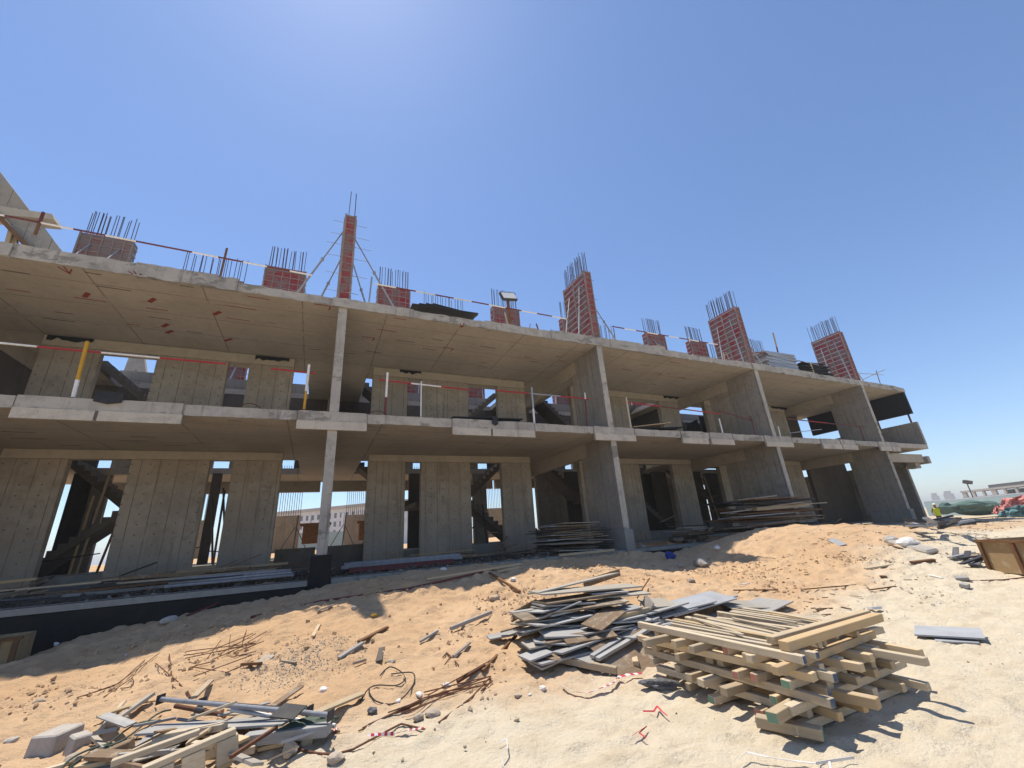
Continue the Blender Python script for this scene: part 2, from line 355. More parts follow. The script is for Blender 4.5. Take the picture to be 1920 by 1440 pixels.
def G(px, py):                              # pixel -> point on the terrain
    r = ray(px, py); r = r/math.hypot(r[0], r[1]); t = 1.0; dt = .08
    while t < 90:
        p = CAM+r*t
        if p[2] < hsm([p[0]], [p[1]])[0]: break
        t += dt; dt = .08+t*.004
    lo, hi = t-dt*1.2, t
    for _ in range(14):
        mt = (lo+hi)/2; p = CAM+r*mt
        if p[2] < hsm([p[0]], [p[1]])[0]: hi = mt
        else: lo = mt
    p = CAM+r*hi; return Vector((p[0], p[1], hz(p[0], p[1])))
def spread(lo, hi, d, edges):
    a = list(np.arange(lo, hi, d)); s = d; x = hi
    while x < edges[1]: a.append(x); s *= 1.16; x += s
    s = d; x = lo-d; b = []
    while x > edges[0]: b.append(x); s *= 1.16; x -= s
    return np.array(sorted(b+a))
gx = spread(-5, 12, .042, (-2500, 4500)); gy = spread(-11.2, .3, .042, (-2500, 4500))
GX, GY = np.meshgrid(gx, gy); GZ = hsm(GX, GY)
near = (GX > -14) & (GX < 45) & (GY > -18) & (GY < 16)
for i, j in zip(*np.where(near)): GZ[i, j] += micro(GX[i, j], GY[i, j])
rf_ = random.Random(77)
def foot(x, y, a, sx, sy, dep):
    i0, i1 = np.searchsorted(gx, (x-.5, x+.5)); j0, j1 = np.searchsorted(gy, (y-.5, y+.5))
    X_, Y_ = GX[j0:j1, i0:i1]-x, GY[j0:j1, i0:i1]-y; u = (X_*math.cos(a)+Y_*math.sin(a))/sx; v = (-X_*math.sin(a)+Y_*math.cos(a))/sy; d2 = u*u+v*v
    GZ[j0:j1, i0:i1] += dep*(-np.exp(-d2*1.6)+.45*np.exp(-(np.sqrt(d2)-1.25)**2*7))
for _ in range(26):                          # trails of footprints
    x, y, a = rf_.uniform(-2, 11), rf_.uniform(-10.6, -3.6), rf_.uniform(0, 6.3)
    for k in range(rf_.randrange(5, 12)):
        x += .62*math.cos(a); y += .62*math.sin(a); a += rf_.gauss(0, .12); sd_ = .1*(1 if k % 2 else -1)
        if -3 < x < 12 and -11 < y < -2.2: foot(x-sd_*math.sin(a), y+sd_*math.cos(a), a, .15, .075, rf_.uniform(.018, .035))
for _ in range(420): foot(rf_.uniform(-3, 12), rf_.uniform(-10.8, -2.3), rf_.uniform(0, 3), rf_.uniform(.06, .2), rf_.uniform(.05, .13), rf_.uniform(-.03, .03))
nx, ny = len(gx), len(gy); me = bpy.data.meshes.new('ground')
idx = np.arange(nx*ny).reshape(ny, nx)
fc = np.stack([idx[:-1, :-1], idx[:-1, 1:], idx[1:, 1:], idx[1:, :-1]], -1).reshape(-1, 4)
me.from_pydata(np.stack([GX, GY, GZ], -1).reshape(-1, 3).tolist(), [], fc.tolist()); me.materials.append(M['sand'])
me.polygons.foreach_set('use_smooth', [True]*len(me.polygons))
ground = bpy.data.objects.new('ground', me); COL.objects.link(ground); ground['kind'] = 'structure'
def wavy(xa, xb, y0, y1, z0, z1, amp=.012, st=.22, seed=0, mi=0, mb=None):
    r = random.Random(seed*13+int(xa*91)); n = max(2, int((xb-xa)/st)); mb = mb or MB(); vs = []; fs = []
    for i in range(n+1):
        x = xa+(xb-xa)*i/n; a, b, c = (r.uniform(-amp, amp) for _ in range(3)); nick = r.random() < .07
        vs += [(x, y0+a*.6, z0+b*.7), (x, y0+a*.4+(.03 if nick else 0), z1-abs(c)-(.03 if nick else 0)), (x, y1, z1-abs(c)*.5), (x, y1, z0)]
    for i in range(n):
        for k in range(4): fs.append((i*4+k, (i+1)*4+k, (i+1)*4+(k+1) % 4, i*4+(k+1) % 4))
    fs += [(0, 1, 2, 3), tuple(n*4+k for k in (3, 2, 1, 0))]
    return mb.add(vs, [f[::-1] for f in fs], mi)
# ------------------------------------------------------------------ the building
BLD = thing('unfinished_building', 'long two storey open fronted concrete frame under construction with red forms on its roof', 'building', (0, 0, 0))
def part(mb, name, mats, parent=None, bevel=0): return mb.build(name, mats, parent or BLD, bevel)
XL = -22.0; ZM0, ZM1, ZR0, ZR1 = 3.27, 3.53, 6.9, 7.14; YB = 12.0
UN = [(P[0], P[1], True), (P[1], P[2], False), (P[2], P[3], True), (P[3], P[4], True)]   # left, right, mirrored
def stairwell(a, b): return (a+1.3, b-1.0)
def slab(z0, z1, marks, name):
    mb = MB(); y1, y2 = 5.9, 9.3
    mb.box((XL, 0, z0), (XE, y1, z1))
    mb.box((XL, y2, z0), (XE, YB, z1))
    xs = [XL]
    for a, b, m in UN: s = stairwell(a, b); mb.box((xs[-1], y1, z0), (s[0], y2, z1)); xs.append(s[1])
    mb.box((xs[-1], y1, z0), (XE, y2, z1))
    rr = random.Random(5)
    for (px, py, kind) in marks:
        p = onY(px, py, 0); r = ray(px, py); t = z0/r[2]; p = Vector(CAM+t*r); c = Vector((p.x, p.y, z0-.004))
        if kind == 'b':                      # short fat dab
            a = rr.uniform(-.3, .3); d = Vector((math.cos(a), math.sin(a), 0)); a += .5; d = Vector((-math.sin(a), math.cos(a), 0)); mb.bar(c-d*.17, c+d*.17, .11, .004, 1)
        elif kind == 'd':                    # thin dash along the facade
            L = rr.uniform(.15, .36); mb.bar(c-Vector((L, .02, 0)), c+Vector((L, 0, 0)), .03, .004, 1 if rr.random() < .4 else 2)
        elif kind == 'a':                    # arrow
            mb.bar(c+Vector((0, .14, 0)), c+Vector((-.12, -.12, 0)), .03, .004, 1); mb.bar(c+Vector((.0, .14, -.001)), c+Vector((.13, -.1, -.001)), .03, .004, 1); mb.bar(c+Vector((.01, .16, -.002)), c+Vector((.01, -.18, -.002)), .03, .004, 1)
        else:                                # hook
            mb.bar(c+Vector((-.22, 0, 0)), c+Vector((.22, 0, 0)), .035, .004, 1); mb.bar(c+Vector((.22, 0, -.001)), c+Vector((.18, .25, -.001)), .035, .004, 1)
    part(mb, name, ['soffit', 'redmark', 'dark_concrete'])
mk = [(162, 553, 'b'), (285, 563, 'b'), (407, 587, 'b'), (428, 637, 'b'), (310, 610, 'b'), (318, 622, 'b'), (175, 513, 'd'), (125, 507, 'a'), (255, 515, 'a'), (215, 541, 'd'), (170, 562, 'd'),
 (295, 580, 'd'), (300, 597, 'd'), (250, 609, 'd'), (365, 623, 'd'), (445, 576, 'd'), (447, 599, 'd'), (485, 559, 'd'), (350, 537, 'd'), (605, 572, 'h'), (690, 632, 'h'), (750, 598, 'd'), (867, 610, 'a'), (840, 652, 'h'),
 (760, 640, 'd'), (820, 637, 'd'), (805, 655, 'd'), (590, 655, 'd'), (700, 660, 'd'), (725, 620, 'd'), (465, 579, 'd'), (990, 670, 'd'), (1000, 678, 'd'), (1048, 669, 'd'), (1055, 677, 'd'), (915, 651, 'd'), (905, 688, 'd'), (1210, 685, 'd'), (1265, 680, 'd'), (1235, 700, 'h'), (1280, 708, 'h'), (1175, 693, 'd'), (1225, 720, 'd'), (1390, 720, 'd'), (1500, 735, 'd'), (1520, 730, 'd'), (120, 587, 'd'), (110, 600, 'd'), (35, 545, 'd'), (30, 510, 'd')]
slab(ZR0, ZR1, mk, 'roof_slab')
mk2 = [(270, 819, 'd'), (250, 826, 'd'), (35, 810, 'd'), (440, 789, 'd'), (700, 800, 'd'), (55, 822, 'd'), (130, 835, 'd'), (330, 835, 'd'), (720, 815, 'd'), (900, 830, 'd'), (1230, 830, 'd')]
slab(ZM0, ZM1, mk2, 'floor_slab')
# edge thickenings: pixel spans along the slab fronts
def edgeblocks(spans, z0, z1, y0=-.09):
    for a, b, za in spans:
        xa, xb = onY(a, za, 0).x, onY(b, za+(b-a)*.05, 0).x
        mb = MB(); h = z1-z0; r = random.Random(int(a*7))
        mb.box((xa, y0, z0), (xb, -.003, z0+.235), 2)
        wavy(xa+.01, xb-.02, y0+.03, -.003, z0+.24, z1+.014, .012, .2, 1, 0, mb)
        if xb-xa > 2: k = xa+(xb-xa)*r.uniform(.4, .55); mb.box((k, y0-.004, z0+.003), (k+.06, y0, z0+.23), 1)
        part(mb, 'edge_block', ['edge', 'dark_concrete', 'edge_pale'])
edgeblocks([(30, 345, 757), (558, 688, 778), (847, 1000, 792), (1112, 1187, 803), (1275, 1323, 813), (1329, 1371, 816), (1432, 1482, 823), (1537, 1572, 826), (1574, 1602, 828), (1645, 1682, 832)], 3.02, ZM1)
def fascia(spans, z0, z1, y0=-.03):
    for a, b, za in spans:
        xa, xb = onY(a, za, 0).x, onY(b, za+(b-a)*.11, 0).x
        part(wavy(xa, xb, y0, -.003, z0, z1, .018, .2, 2), 'edge_strip', ['edge'])
fascia([(-120, 28, 735), (347, 556, 765), (690, 845, 780), (1002, 1110, 797), (1189, 1273, 808), (1373, 1430, 818), (1484, 1535, 824), (1604, 1643, 830)], ZM0-.012, ZM1+.005)
rs = random.Random(3); x = -14.
while x < XE-.3:
    L = rs.uniform(1.1, 3.2); e = min(x+L, XE); k = rs.choice([0, 0, .03, .06])
    part(wavy(x+.006, e, -.035-k, -.003, ZR0-.012-k*.6, ZR1+.03+rs.choice([0, 0, .05, .1]), .03, .17, 3), 'roof_edge_strip', ['edge']); x = e
# fins at the party walls: wall, front end paled for bounce light, second pour, deep beam
for i, px in enumerate(P):
    for (z0, z1, bb) in ((FL, ZM0, 2.72), (ZM1, ZR0, 6.33)):
        low = z0 == FL
        zz = -.14 if low else z0
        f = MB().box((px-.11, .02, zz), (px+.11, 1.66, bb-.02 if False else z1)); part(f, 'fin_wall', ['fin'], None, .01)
        e = MB().box((px-.125, -.012, zz), (px+.125, .018, z1-.003)); part(e, 'column_face_lit_tone', ['edge'], None, .008)  # thin plate with the sand's bounce light put into its paler colour
        b = MB().box((px-.10, 1.663, bb), (px+.10, 6.6, z1)); part(b, 'party_beam', ['beam'], None, .01)
        if i in (2, 3): w2 = MB().box((px-.085, 1.663, z0), (px+.085, (2.05 if i == 2 else 2.9), bb-.003)); part(w2, 'return_wall', ['pier'], None, .01)
        if i == 4: w2 = MB().box((px-.085, 1.663, z0), (px+.085, 1.95, bb-.003)); part(w2, 'return_wall', ['fin'], None, .01)
        if i == 0: w2 = MB().box((px-.085, 1.663, z0), (px+.085, 6.6, bb-.003)); part(w2, 'return_wall', ['dark_concrete'], None, .01)  # wall lying in shadow, its darkness carried by the colour
    # pedestal
    pm = 'bitumen' if i == 1 else 'kerb'
    wd = .24 if i == 1 else .19
    pd = MB().box((px-wd, -.10, -1.1), (px+wd, 1.75, -.143 if i == 1 else -.05)); part(pd, 'column_base', [pm], None, .015)
# piers and lintels on the inner line
YP = 4.5
def pier(xa, xb, z0, z1, y=YP, t=.25, mat='pier', nm='wall_pier'):
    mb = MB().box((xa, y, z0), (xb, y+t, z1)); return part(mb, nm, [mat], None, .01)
PIERS = []
STAIRS = {P[0]: [(-7.9, -5.75, True)], P[1]: [(8.4, 6.2, True), (1.6, 3.8, False)], P[2]: [(11.1, 13.2, False), (17.9, 15.6, True)], P[3]: [(27.3, 25.1, True), (20.6, 22.8, False)]}
for (a, b, mir), spec in zip(UN, [[(-8.22, -6.78), (-5.33, -3.3), (-2.65, -1.2)], [(1.68, 3.08), (3.69, 5.76), (7.18, 8.6)], [(11.2, 12.6), (12.95, 14.8), (17.04, 18.46)], [(20.6, 22.0), (22.4, 24.5), (26.6, 28.1)]]):
    PIERS.append(spec)
    for (z0, z1, lt) in ((-.62, ZM0, 3.0), (ZM1, ZR0, 6.56)):
        for (xa, xb) in spec: pier(xa, xb, z0, lt-.003)
        lo, hi = spec[0][0], spec[2][1]
        mb = MB().box((lo, YP-.02, lt), (hi, YP+.27, z1)); part(mb, 'lintel_beam', ['beam'], None, .01)
        # shade in the rough pour holes is painted as black patches further down
    # stairs: steep dog-leg flights at either side of the unit
    for (c0, c1, low1) in STAIRS[a]:
        for base in (FL, ZM1):
            H = 3.7; n = 10
            def flight(xa, za, xb, zb, y0, y1):
                pts = []; dx = (xb-xa)/n; dz = (zb-za)/n
                for k in range(n): pts += [(xa+dx*k, y0, za+dz*k), (xa+dx*k, y0, za+dz*(k+1))]
                pts.append((xb, y0, zb)); pts.append((xb, y0, zb-.22)); pts.append((xa+dx*1.1, y0, za-.02))
                return MB().prism(pts, (0, y1-y0, 0))
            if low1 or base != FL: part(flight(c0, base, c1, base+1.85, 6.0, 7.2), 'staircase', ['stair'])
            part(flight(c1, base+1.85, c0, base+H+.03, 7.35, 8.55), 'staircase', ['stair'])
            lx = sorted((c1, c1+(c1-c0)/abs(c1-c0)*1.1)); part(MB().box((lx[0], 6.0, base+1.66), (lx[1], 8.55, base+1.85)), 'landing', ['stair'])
    # back of the house: piers, beam
    for (z0, z1, lt) in ((-.72, ZM0, 2.75), (ZM1, ZR0, 6.35)):
        part(MB().box((a+.1, YB-.3, lt), (b-.1, YB-.02, z1)), 'rear_beam', ['beam'])
        if z0 < 0 and a < P[2]: continue
        for (u, v) in ((a+.9, a+1.9), (a+3.6, a+4.6), (b-4.2, b-3.0), (b-1.9, b-1.0)) if not mir or a == P[0] else ((a+.6, a+2.4), (a+3.2, a+5.2), (b-3.6, b-1.2)):
            if a == P[0] and v > -2.2: continue
            if a == P[1] and u < 2.2: continue
            part(MB().box((u, YB-.28, z0), (v, YB-.04, lt-.003)), 'rear_pier', ['fin'])
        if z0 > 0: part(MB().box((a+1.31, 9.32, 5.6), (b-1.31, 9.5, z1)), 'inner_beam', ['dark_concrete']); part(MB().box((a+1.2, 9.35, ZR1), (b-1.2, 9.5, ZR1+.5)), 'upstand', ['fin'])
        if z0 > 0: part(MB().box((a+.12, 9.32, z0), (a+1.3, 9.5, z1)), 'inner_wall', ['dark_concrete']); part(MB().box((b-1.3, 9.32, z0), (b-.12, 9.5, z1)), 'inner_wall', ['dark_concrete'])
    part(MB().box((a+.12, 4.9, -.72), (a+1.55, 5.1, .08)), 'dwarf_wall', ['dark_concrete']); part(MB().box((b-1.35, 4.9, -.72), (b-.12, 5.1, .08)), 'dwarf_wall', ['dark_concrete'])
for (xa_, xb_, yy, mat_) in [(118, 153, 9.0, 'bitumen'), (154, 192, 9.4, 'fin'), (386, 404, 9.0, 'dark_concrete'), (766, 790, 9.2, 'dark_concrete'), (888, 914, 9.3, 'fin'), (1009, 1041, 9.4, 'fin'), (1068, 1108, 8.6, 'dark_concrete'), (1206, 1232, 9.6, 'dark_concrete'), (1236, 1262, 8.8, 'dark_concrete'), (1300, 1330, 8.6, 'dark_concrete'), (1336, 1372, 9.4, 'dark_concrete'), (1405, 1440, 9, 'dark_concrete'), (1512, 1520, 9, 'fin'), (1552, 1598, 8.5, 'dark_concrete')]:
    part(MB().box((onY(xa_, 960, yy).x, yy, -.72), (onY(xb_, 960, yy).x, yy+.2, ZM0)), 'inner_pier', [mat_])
for (xa_, xb_, zz) in [(97, 186, 606), (482, 546, 650), (1242, 1270, 733), (1346, 1370, 741), (1443, 1474, 756), (750, 790, 683)]:
    u, v = onY(xa_, zz, YP-.03).x, onY(xb_, zz, YP-.03).x; mb = MB(); n_ = 9; r_ = random.Random(xa_); pts = [(u, YP-.024, ZR0-.004), (v, YP-.024, ZR0-.004)]+[(v-(v-u)*k/n_, YP-.024, ZR0-r_.uniform(.07, .2)) for k in range(n_+1)]
    mb.prism(pts, (0, -.012, 0)); part(mb, 'gap_shade_patch', ['blacknet'])  # black patch on the lintel stands for the shade inside an opening
for px in P[1:]: 
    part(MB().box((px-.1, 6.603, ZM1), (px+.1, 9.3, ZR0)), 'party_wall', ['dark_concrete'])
# plinth under the inner line, ground floor, front foundation beam
part(MB().box((XL, YP-.35, -.72), (XE-.3, YP+.7, -.62)), 'plinth', ['kerb'])
part(MB().box((XL, 5.2, -.9), (XE-.3, YB, FL)), 'ground_floor', ['kerb'])
xs = [XL]+[p for p in P if p > XL]
for a, b in ((XL, P[1]-.25), (P[1]+.25, P[2]-.2), (P[2]+.2, P[3]-.2), (P[3]+.2, P[4]-.2), (P[4]+.2, XE)):
    mb = MB().box((a, -.02, -1.9), (b, .28, -.82), 0).box((a, -.03, -.82), (b, .28, -.68), 1); part(mb, 'foundation_beam', ['bitumen', 'kerb'], None, .01)
# right end wall, unit 5
part(MB().box((P[4]+.13, .3, 2.5), (XE-.33, .55, 2.98)), 'edge_beam', ['beam'], None, .01)
part(MB().box((XE-.22, 0.02, 5.5), (XE, 6, ZR0-.003)), 'end_lintel', ['blacknet'])
part(MB().box((XE-.22, -.02, ZM1+.003), (XE, 6, 4.95)), 'end_parapet', ['fin'])
part(MB().box((XE-.22, 3.0, 4.955), (XE, 4.1, 5.497)), 'end_pier', ['fin'])
part(MB().box((XE-.3, 1.3, -.75), (XE-.05, 8, ZM0-.6)), 'end_wall', ['fin'])
part(MB().box((XE-.32, .12, 2.42), (XE+.0, 3.2, 2.85)), 'end_beam', ['edge'], None, .02)
part(MB().box((XE-.9, .55, 2.2), (XE-.325, 1.0, 2.95)), 'beam_stub', ['edge'], None, .02)
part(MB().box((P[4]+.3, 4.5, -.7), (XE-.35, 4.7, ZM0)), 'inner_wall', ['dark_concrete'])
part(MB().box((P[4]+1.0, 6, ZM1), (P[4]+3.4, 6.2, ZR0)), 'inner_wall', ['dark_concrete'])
for y in (.25, 1.9): part(MB().tube([(XE-.11, y, 4.9), (XE-.11, y, 5.6)], .05), 'steel_prop', ['darkred'])
part(MB().box((P[4]-6.0, 6.62, ZM1), (P[4]-.2, 6.7, ZR0-.3)), 'hung_sheet', ['blacknet'])
part(MB().prism([(P[3]+1.2, 6.75, ZM1+.1), (P[4]-6.3, 6.75, ZM1), (P[4]-6.1, 6.75, ZR0-.5), (P[3]+2.2, 6.75, ZR0-.9)], (0, .03, 0)), 'hung_sheet', ['blacknet'])
part(MB().box((P[4]-5.2, 8.8, ZM1), (P[4]+.4, 8.9, ZR0-.1)), 'hung_sheet', ['blacknet'])
# ------------------------------------------------------------------ roof formwork
REB = {}
def rebar_mesh(L):
    k = round(L, 2)
    if k not in REB: REB[k] = MB().tube([(0, 0, 0), (0, 0, L)], .012, 5).mesh('rebar', 'rebar')
    return REB[k]
RIBW = {}
def formwork(x0, x1, y0, y1, z0, z1, rz, label, nx, ny, props, dull=False, ribs=True, grp='red column forms on the roof'):
    c = Vector(((x0+x1)/2, (y0+y1)/2, z0))
    t = thing('column_formwork', label, 'formwork', c, grp); rr = random.Random(int(x0*31+y0*7))
    mb = MB().box((x0, y0, z0), (x1, y1, z1))
    z = z0+.22
    while ribs and z < z1-.05:
        mb.box((x0-.045, y0+.05, z), (x0-.001, y1-.05, z+.035), 1); mb.box((x1+.001, y0+.05, z), (x1+.045, y1-.05, z+.035), 1)
        mb.box((x0+.02, y0-.03, z+.06), (x1-.02, y0-.001, z+.09), 3)
        z += .27
    xx = x0+.3
    while x1-x0 > .6 and xx < x1-.1: mb.box((xx, y0-.037, z0), (xx+.03, y0-.0305, z1-.02), 3); xx += .3
    part(mb, 'shutter_panel', ['form_dull' if dull else 'form_red', 'galv', 'form_dull', 'form_grid'], t)
    fr = MB()
    for xx in (x0-.02, x1-.03): fr.box((xx, y0-.035, z0), (xx+.05, y0+.03, z1+.01))
    if y1-y0 > .8 : fr.box((x0-.05, y1-.05, z0), (x0-.0015, y1+.01, z1)); fr.box((x0-.055, (y0+y1)/2-.03, z0), (x0-.002, (y0+y1)/2+.03, z1-.1))
    part(fr, 'edge_angle', ['form_grid'], t)
    tops = []
    for i in range(nx):
        for j in range(ny):
            tops.append((x0+.07+(x1-x0-.14)*(i/(nx-1) if nx > 1 else .5), y0+.06+(y1-y0-.12)*(j/(ny-1) if ny > 1 else .5)))
    for (x, y) in tops+[q for q in tops if rr.random() < .6]:
        L = round((rz-z1+.25)*rr.uniform(.94, 1.03), 1)
        o = bpy.data.objects.new('rebar', rebar_mesh(L)); COL.objects.link(o); o.parent = t
        o.location = Vector((x+rr.uniform(-.03, .03), y+rr.uniform(-.04, .04), z1-.2))-c; o.rotation_euler = (rr.gauss(0, .012), rr.gauss(0, .012), 0)
    for (p, q) in props:
        p, q = Vector(p), Vector(q); mid = p.lerp(q, .48)
        mb = MB().tube([p, mid], .022).tube([mid, q], .032).tube([mid-Vector((0, 0, .05)), mid+Vector((0, 0, .05))], .05)
        mb.box((q.x-.08, q.y-.08, q.z-.01), (q.x+.08, q.y+.08, q.z+.012))
        part(mb, 'prop', ['galv'], t)
    z = z0+.5
    while y1-y0 > .8 and z < z1:                # tie bars sticking out sideways
        part(MB().tube([(x0-rr.uniform(.25, .5), y0+.3, z), (x1+rr.uniform(.2, .6), y0+.3, z-.01)], .008, 4), 'tie_rod', ['rebar'], t); z += rr.uniform(.35, .7)
    return t
nm = ['slim red form shored by four props above the front column left of centre', 'tall red slab form with white ribs beside the floodlight', 'tall red slab form next to the pile of grey panels', 'rightmost tall red slab form by the black boards']
for k, px in enumerate(P[1:]):
    pr = [((px-.15, .35, 10.1), (px-1.35, .25, 7.17)), ((px+.16, .35, 9.85), (px+1.65, .3, 7.17))]
    if k == 0: pr += [((px-.15, 1.2, 9.6), (px-.9, 1.3, 7.17)), ((px+.16, 1.2, 9.6), (px+1.0, 1.4, 7.17))]
    else: pr = [((px-.16, .5, 10.0), (px-.5-.3*(k == 1), .15, 7.17)), ((px-.16, 1.3, 9.9), (px-1.0, .9, 7.17)), ((px+.16, .4, 9.4), (px+1.5, .4, 7.17))]
    formwork(px-.16, px+.16, .06, 1.7, ZR1+.02, 10.48, 11.5, nm[k], 2, 10 if k else 2, pr)
lowlab = [['wide dull brown form with two white props beside the sloping concrete gable', None, 'low red form just left of the four propped slim form'],
          ['low red form just right of the four propped slim form', None, 'low red form behind the floodlight'],
          ['low form hidden mostly behind the tall ribbed red form', None, 'small red form between two tall ribbed red forms, leaning props in front'],
          ['small bright red form just left of the middle tall slab form', None, 'low red form behind the pile of black boards']]
for spec, labs, (a, b, mir) in zip(PIERS, lowlab, UN):
    for (xa, xb), lb in zip(spec, labs):
        if lb:
            pr = [((xa-.05, YP-.05, 9.9), (xa-1.0, YP-1.3, 7.17)), ((xb+.05, YP-.05, 9.9), (xb+.6, YP-1.2, 7.17))]
            if lb.startswith('wide'): pr += [((xa+.35, YP-.1, 10.4), (xa+.1, YP-1.9, 7.17)), ((xb-.3, YP-.1, 10.4), (xb-.6, YP-1.9, 7.17))]
            if lb.startswith('small red form between'): pr += [((xa+.4, YP-.1, 10.4), (xa+.9, YP-1.9, 7.17))]
            formwork(xa, xb, YP-.06, YP+.31, ZR1, 10.84, 11.9, lb, 12, 1, pr, dull=lb.startswith('wide'))
        else:
            t = thing('rebar_cage', 'bare upright starter bars between two low forms, %s' % ('nearest the sloping gable' if a < 0 else 'behind the black sheet on the roof edge' if a < 5 else 'behind the ribbed tall form'), 'rebar', ((xa+xb)/2, YP+.1, ZR1), 'bare starter bars on the roof')
            part(MB().box((xa, YP, ZR1), (xb, YP+.25, 9.95 if a < 0 else 9.6)), 'kicker', ['form_dull'], t)
            rr = random.Random(int(xa*10))
            for i in range(18):
                o = bpy.data.objects.new('rebar', rebar_mesh(3.8)); COL.objects.link(o); o.parent = t
                o.location = Vector((xa+.05+(xb-xa-.1)*i/17+rr.uniform(-.03, .03)-(xa+xb)/2, rr.choice([-.05, .08]), .0+rr.uniform(-.1, .06))); o.rotation_euler = (rr.uniform(-.015, .015), rr.uniform(-.012, .012), 0)
# rear-row forms seen through the stairwells and above the roof
for k, (pa, pb, py) in enumerate([(426, 462, 692), (760, 793, 722), (878, 908, 735), (1040, 1082, 748), (1180, 1224, 762), (1336, 1356, 770)]):
    xx = onY(pa, py, 10.6).x; ww = onY(pb, py, 10.6).x-xx
    formwork(xx, xx+ww, 10.6, 10.9, ZR1, 10.2, 11.2, ['small red form seen through the right upper opening of the first bay', 'small red form seen through the left upper opening of the second bay', 'red form seen through the right upper opening of the second bay', 'red form seen above the stair left of the second fin wall', 'red form seen through the upper opening of the third bay', 'red form seen above the stair left of the third fin wall'][k], 6, 1, [((xx+.2, 10.55, 9.8), (xx-.6, 9.6, 7.2)), ((xx+ww-.2, 10.55, 9.8), (xx+ww-.5, 9.5, 7.2))], grp='red forms on the rear roof edge')
o = MB().prism([onY(*p, 10.9) for p in ((230, 700), (247, 655), (268, 655), (274, 700))], (0, .3, 0)).build('sloping_slab', ['edge']); recentre(o); tag(o, 'pale sloping concrete piece seen through the left upper opening of the first bay', 'concrete slab')
# ------------------------------------------------------------------ rails, posts
def striped(p, q, seg, mats, r=.026, ph=0):
    p, q = Vector(p), Vector(q); L = (q-p).length; n = max(1, round(L/seg)); mb = MB()
    for i in range(n): mb.tube([p.lerp(q, i/n), p.lerp(q, (i+1)/n)], r, 6, (i+ph) % 2)
    return mb
def rail(a, b, label, Y=.12, seg=1.0, mats=('whitepaint', 'redpaint'), ph=0, grp='striped guard rails', r=.026):
    p, q = onY(a[0], a[1], Y), onY(b[0], b[1], Y); o = striped(p, q, seg, mats, r, ph).build('guard_rail', list(mats)); recentre(o); return tag(o, label, 'guard rail', grp)
rail((-60, 391), (310, 463), 'dark red and white rail along the roof edge by the sloping gable', .25, .62, ('whitepaint', 'darkred'))
rail((310, 463), (585, 516), 'dark red and white roof rail crossing the bare starter bars', .25, .62, ('whitepaint', 'darkred'), 1)
rail((703, 532), (1062, 598), 'dark red and white roof rail passing the floodlight', .25, .66, ('whitepaint', 'darkred'))
rail((1148, 612), (1345, 646), 'dark red and white roof rail between the first two tall ribbed forms', .25, .66, ('whitepaint', 'darkred'), 1)
rail((1420, 660), (1560, 690), 'dull steel roof rail in front of the grey panels and black boards', .25, 1.2, ('galv', 'darkred'), 1)
rail((1612, 700), (1655, 703), 'thin steel rail at the far right roof corner', .25, .9, ('galv', 'galv'))
rail((-40, 639), (72, 650), 'white end of the rail at the left frame edge, first floor', .12, 3, ('whitepaint', 'redpaint'), 0)
rail((70, 650), (300, 671), 'red and white rail behind the yellow post, first floor', .12, 1.45, ('whitepaint', 'redpaint'), 1)
rail((300, 671), (423, 682), 'red rail with white tip in front of the widest upper pier', .12, 1.3, ('redpaint', 'whitepaint'))
rail((508, 691), (592, 700), 'short red rail on the white and yellow post, first floor', .14, 3, ('redpaint', 'whitepaint'))
rail((711, 712), (880, 731), 'red then white rail on the white and red post, first floor', .12, 1.0, ('redpaint', 'whitepaint'))
rail((930, 732), (1105, 748), 'red and grey rail left of the second fin wall, first floor', .12, 1.4, ('redpaint', 'galv'))
rail((1175, 754), (1350, 776), 'dull red rail across the third bay, first floor', .12, 1.6, ('redpaint', 'darkred'))
rail((1350, 770), (1412, 790), 'dull red rail across the third fin wall, first floor', .12, 1.6, ('darkred', 'redpaint'))
rail((1475, 785), (1585, 797), 'dull red rail across the fourth bay, first floor', .12, 1.6, ('darkred', 'redpaint'))
rail((1585, 797), (1625, 801), 'dark rail stub in front of the fourth fin wall', .12, 1.6, ('darkred', 'redpaint'))
def post(top, base, label, mats, Y=.1, cut=.5, r=.035):
    b = onY(base[0], base[1], Y); tp = onY(top[0], top[1], Y); tp.x = b.x+(tp.x-b.x)*.5
    mb = MB().tube([b, b.lerp(tp, cut)], r, 8, 0).tube([b.lerp(tp, cut), tp], r, 8, 1); o = mb.build('rail_post', list(mats)); recentre(o); return tag(o, label, 'post', 'rail posts on the slab edges')
post((158, 640), (137, 745), 'white post with long yellow top half on the first floor edge', ('whitepaint', 'yellowpaint'), .08, .3, .042)
post((580, 684), (570, 768), 'white post with yellow foot on the first floor edge', ('yellowpaint', 'whitepaint'), .08, .4)
post((728, 699), (722, 777), 'white post with dark red foot on the first floor edge', ('darkred', 'whitepaint'), .08, .4)
post((790, 715), (789, 783), 'thin white post beside the opening right of the white and red post', ('whitepaint', 'whitepaint'), .08, .4, .02)
post((997, 727), (1002, 794), 'grey brown post with pale foot left of the second fin wall', ('whitepaint', 'galv'), .08, .4)
post((1100, 737), (1101, 798), 'dark post with white cap in front of the second fin wall', ('darkred', 'whitepaint'), .08, .8, .025)
post((1174, 745), (1183, 803), 'pale timber post just right of the second fin wall', ('pale_timber', 'pale_timber'), .08, .4)
post((1348, 785), (1356, 816), 'short white post before the third fin wall', ('whitepaint', 'whitepaint'), .08, .4, .03)
post((1460, 800), (1464, 822), 'short white post right of the third fin wall', ('whitepaint', 'whitepaint'), .08, .4, .03)
post((1407, 780), (1418, 820), 'dark rusty post on the face of the third fin wall', ('darkred', 'darkred'), .05, .4, .025)
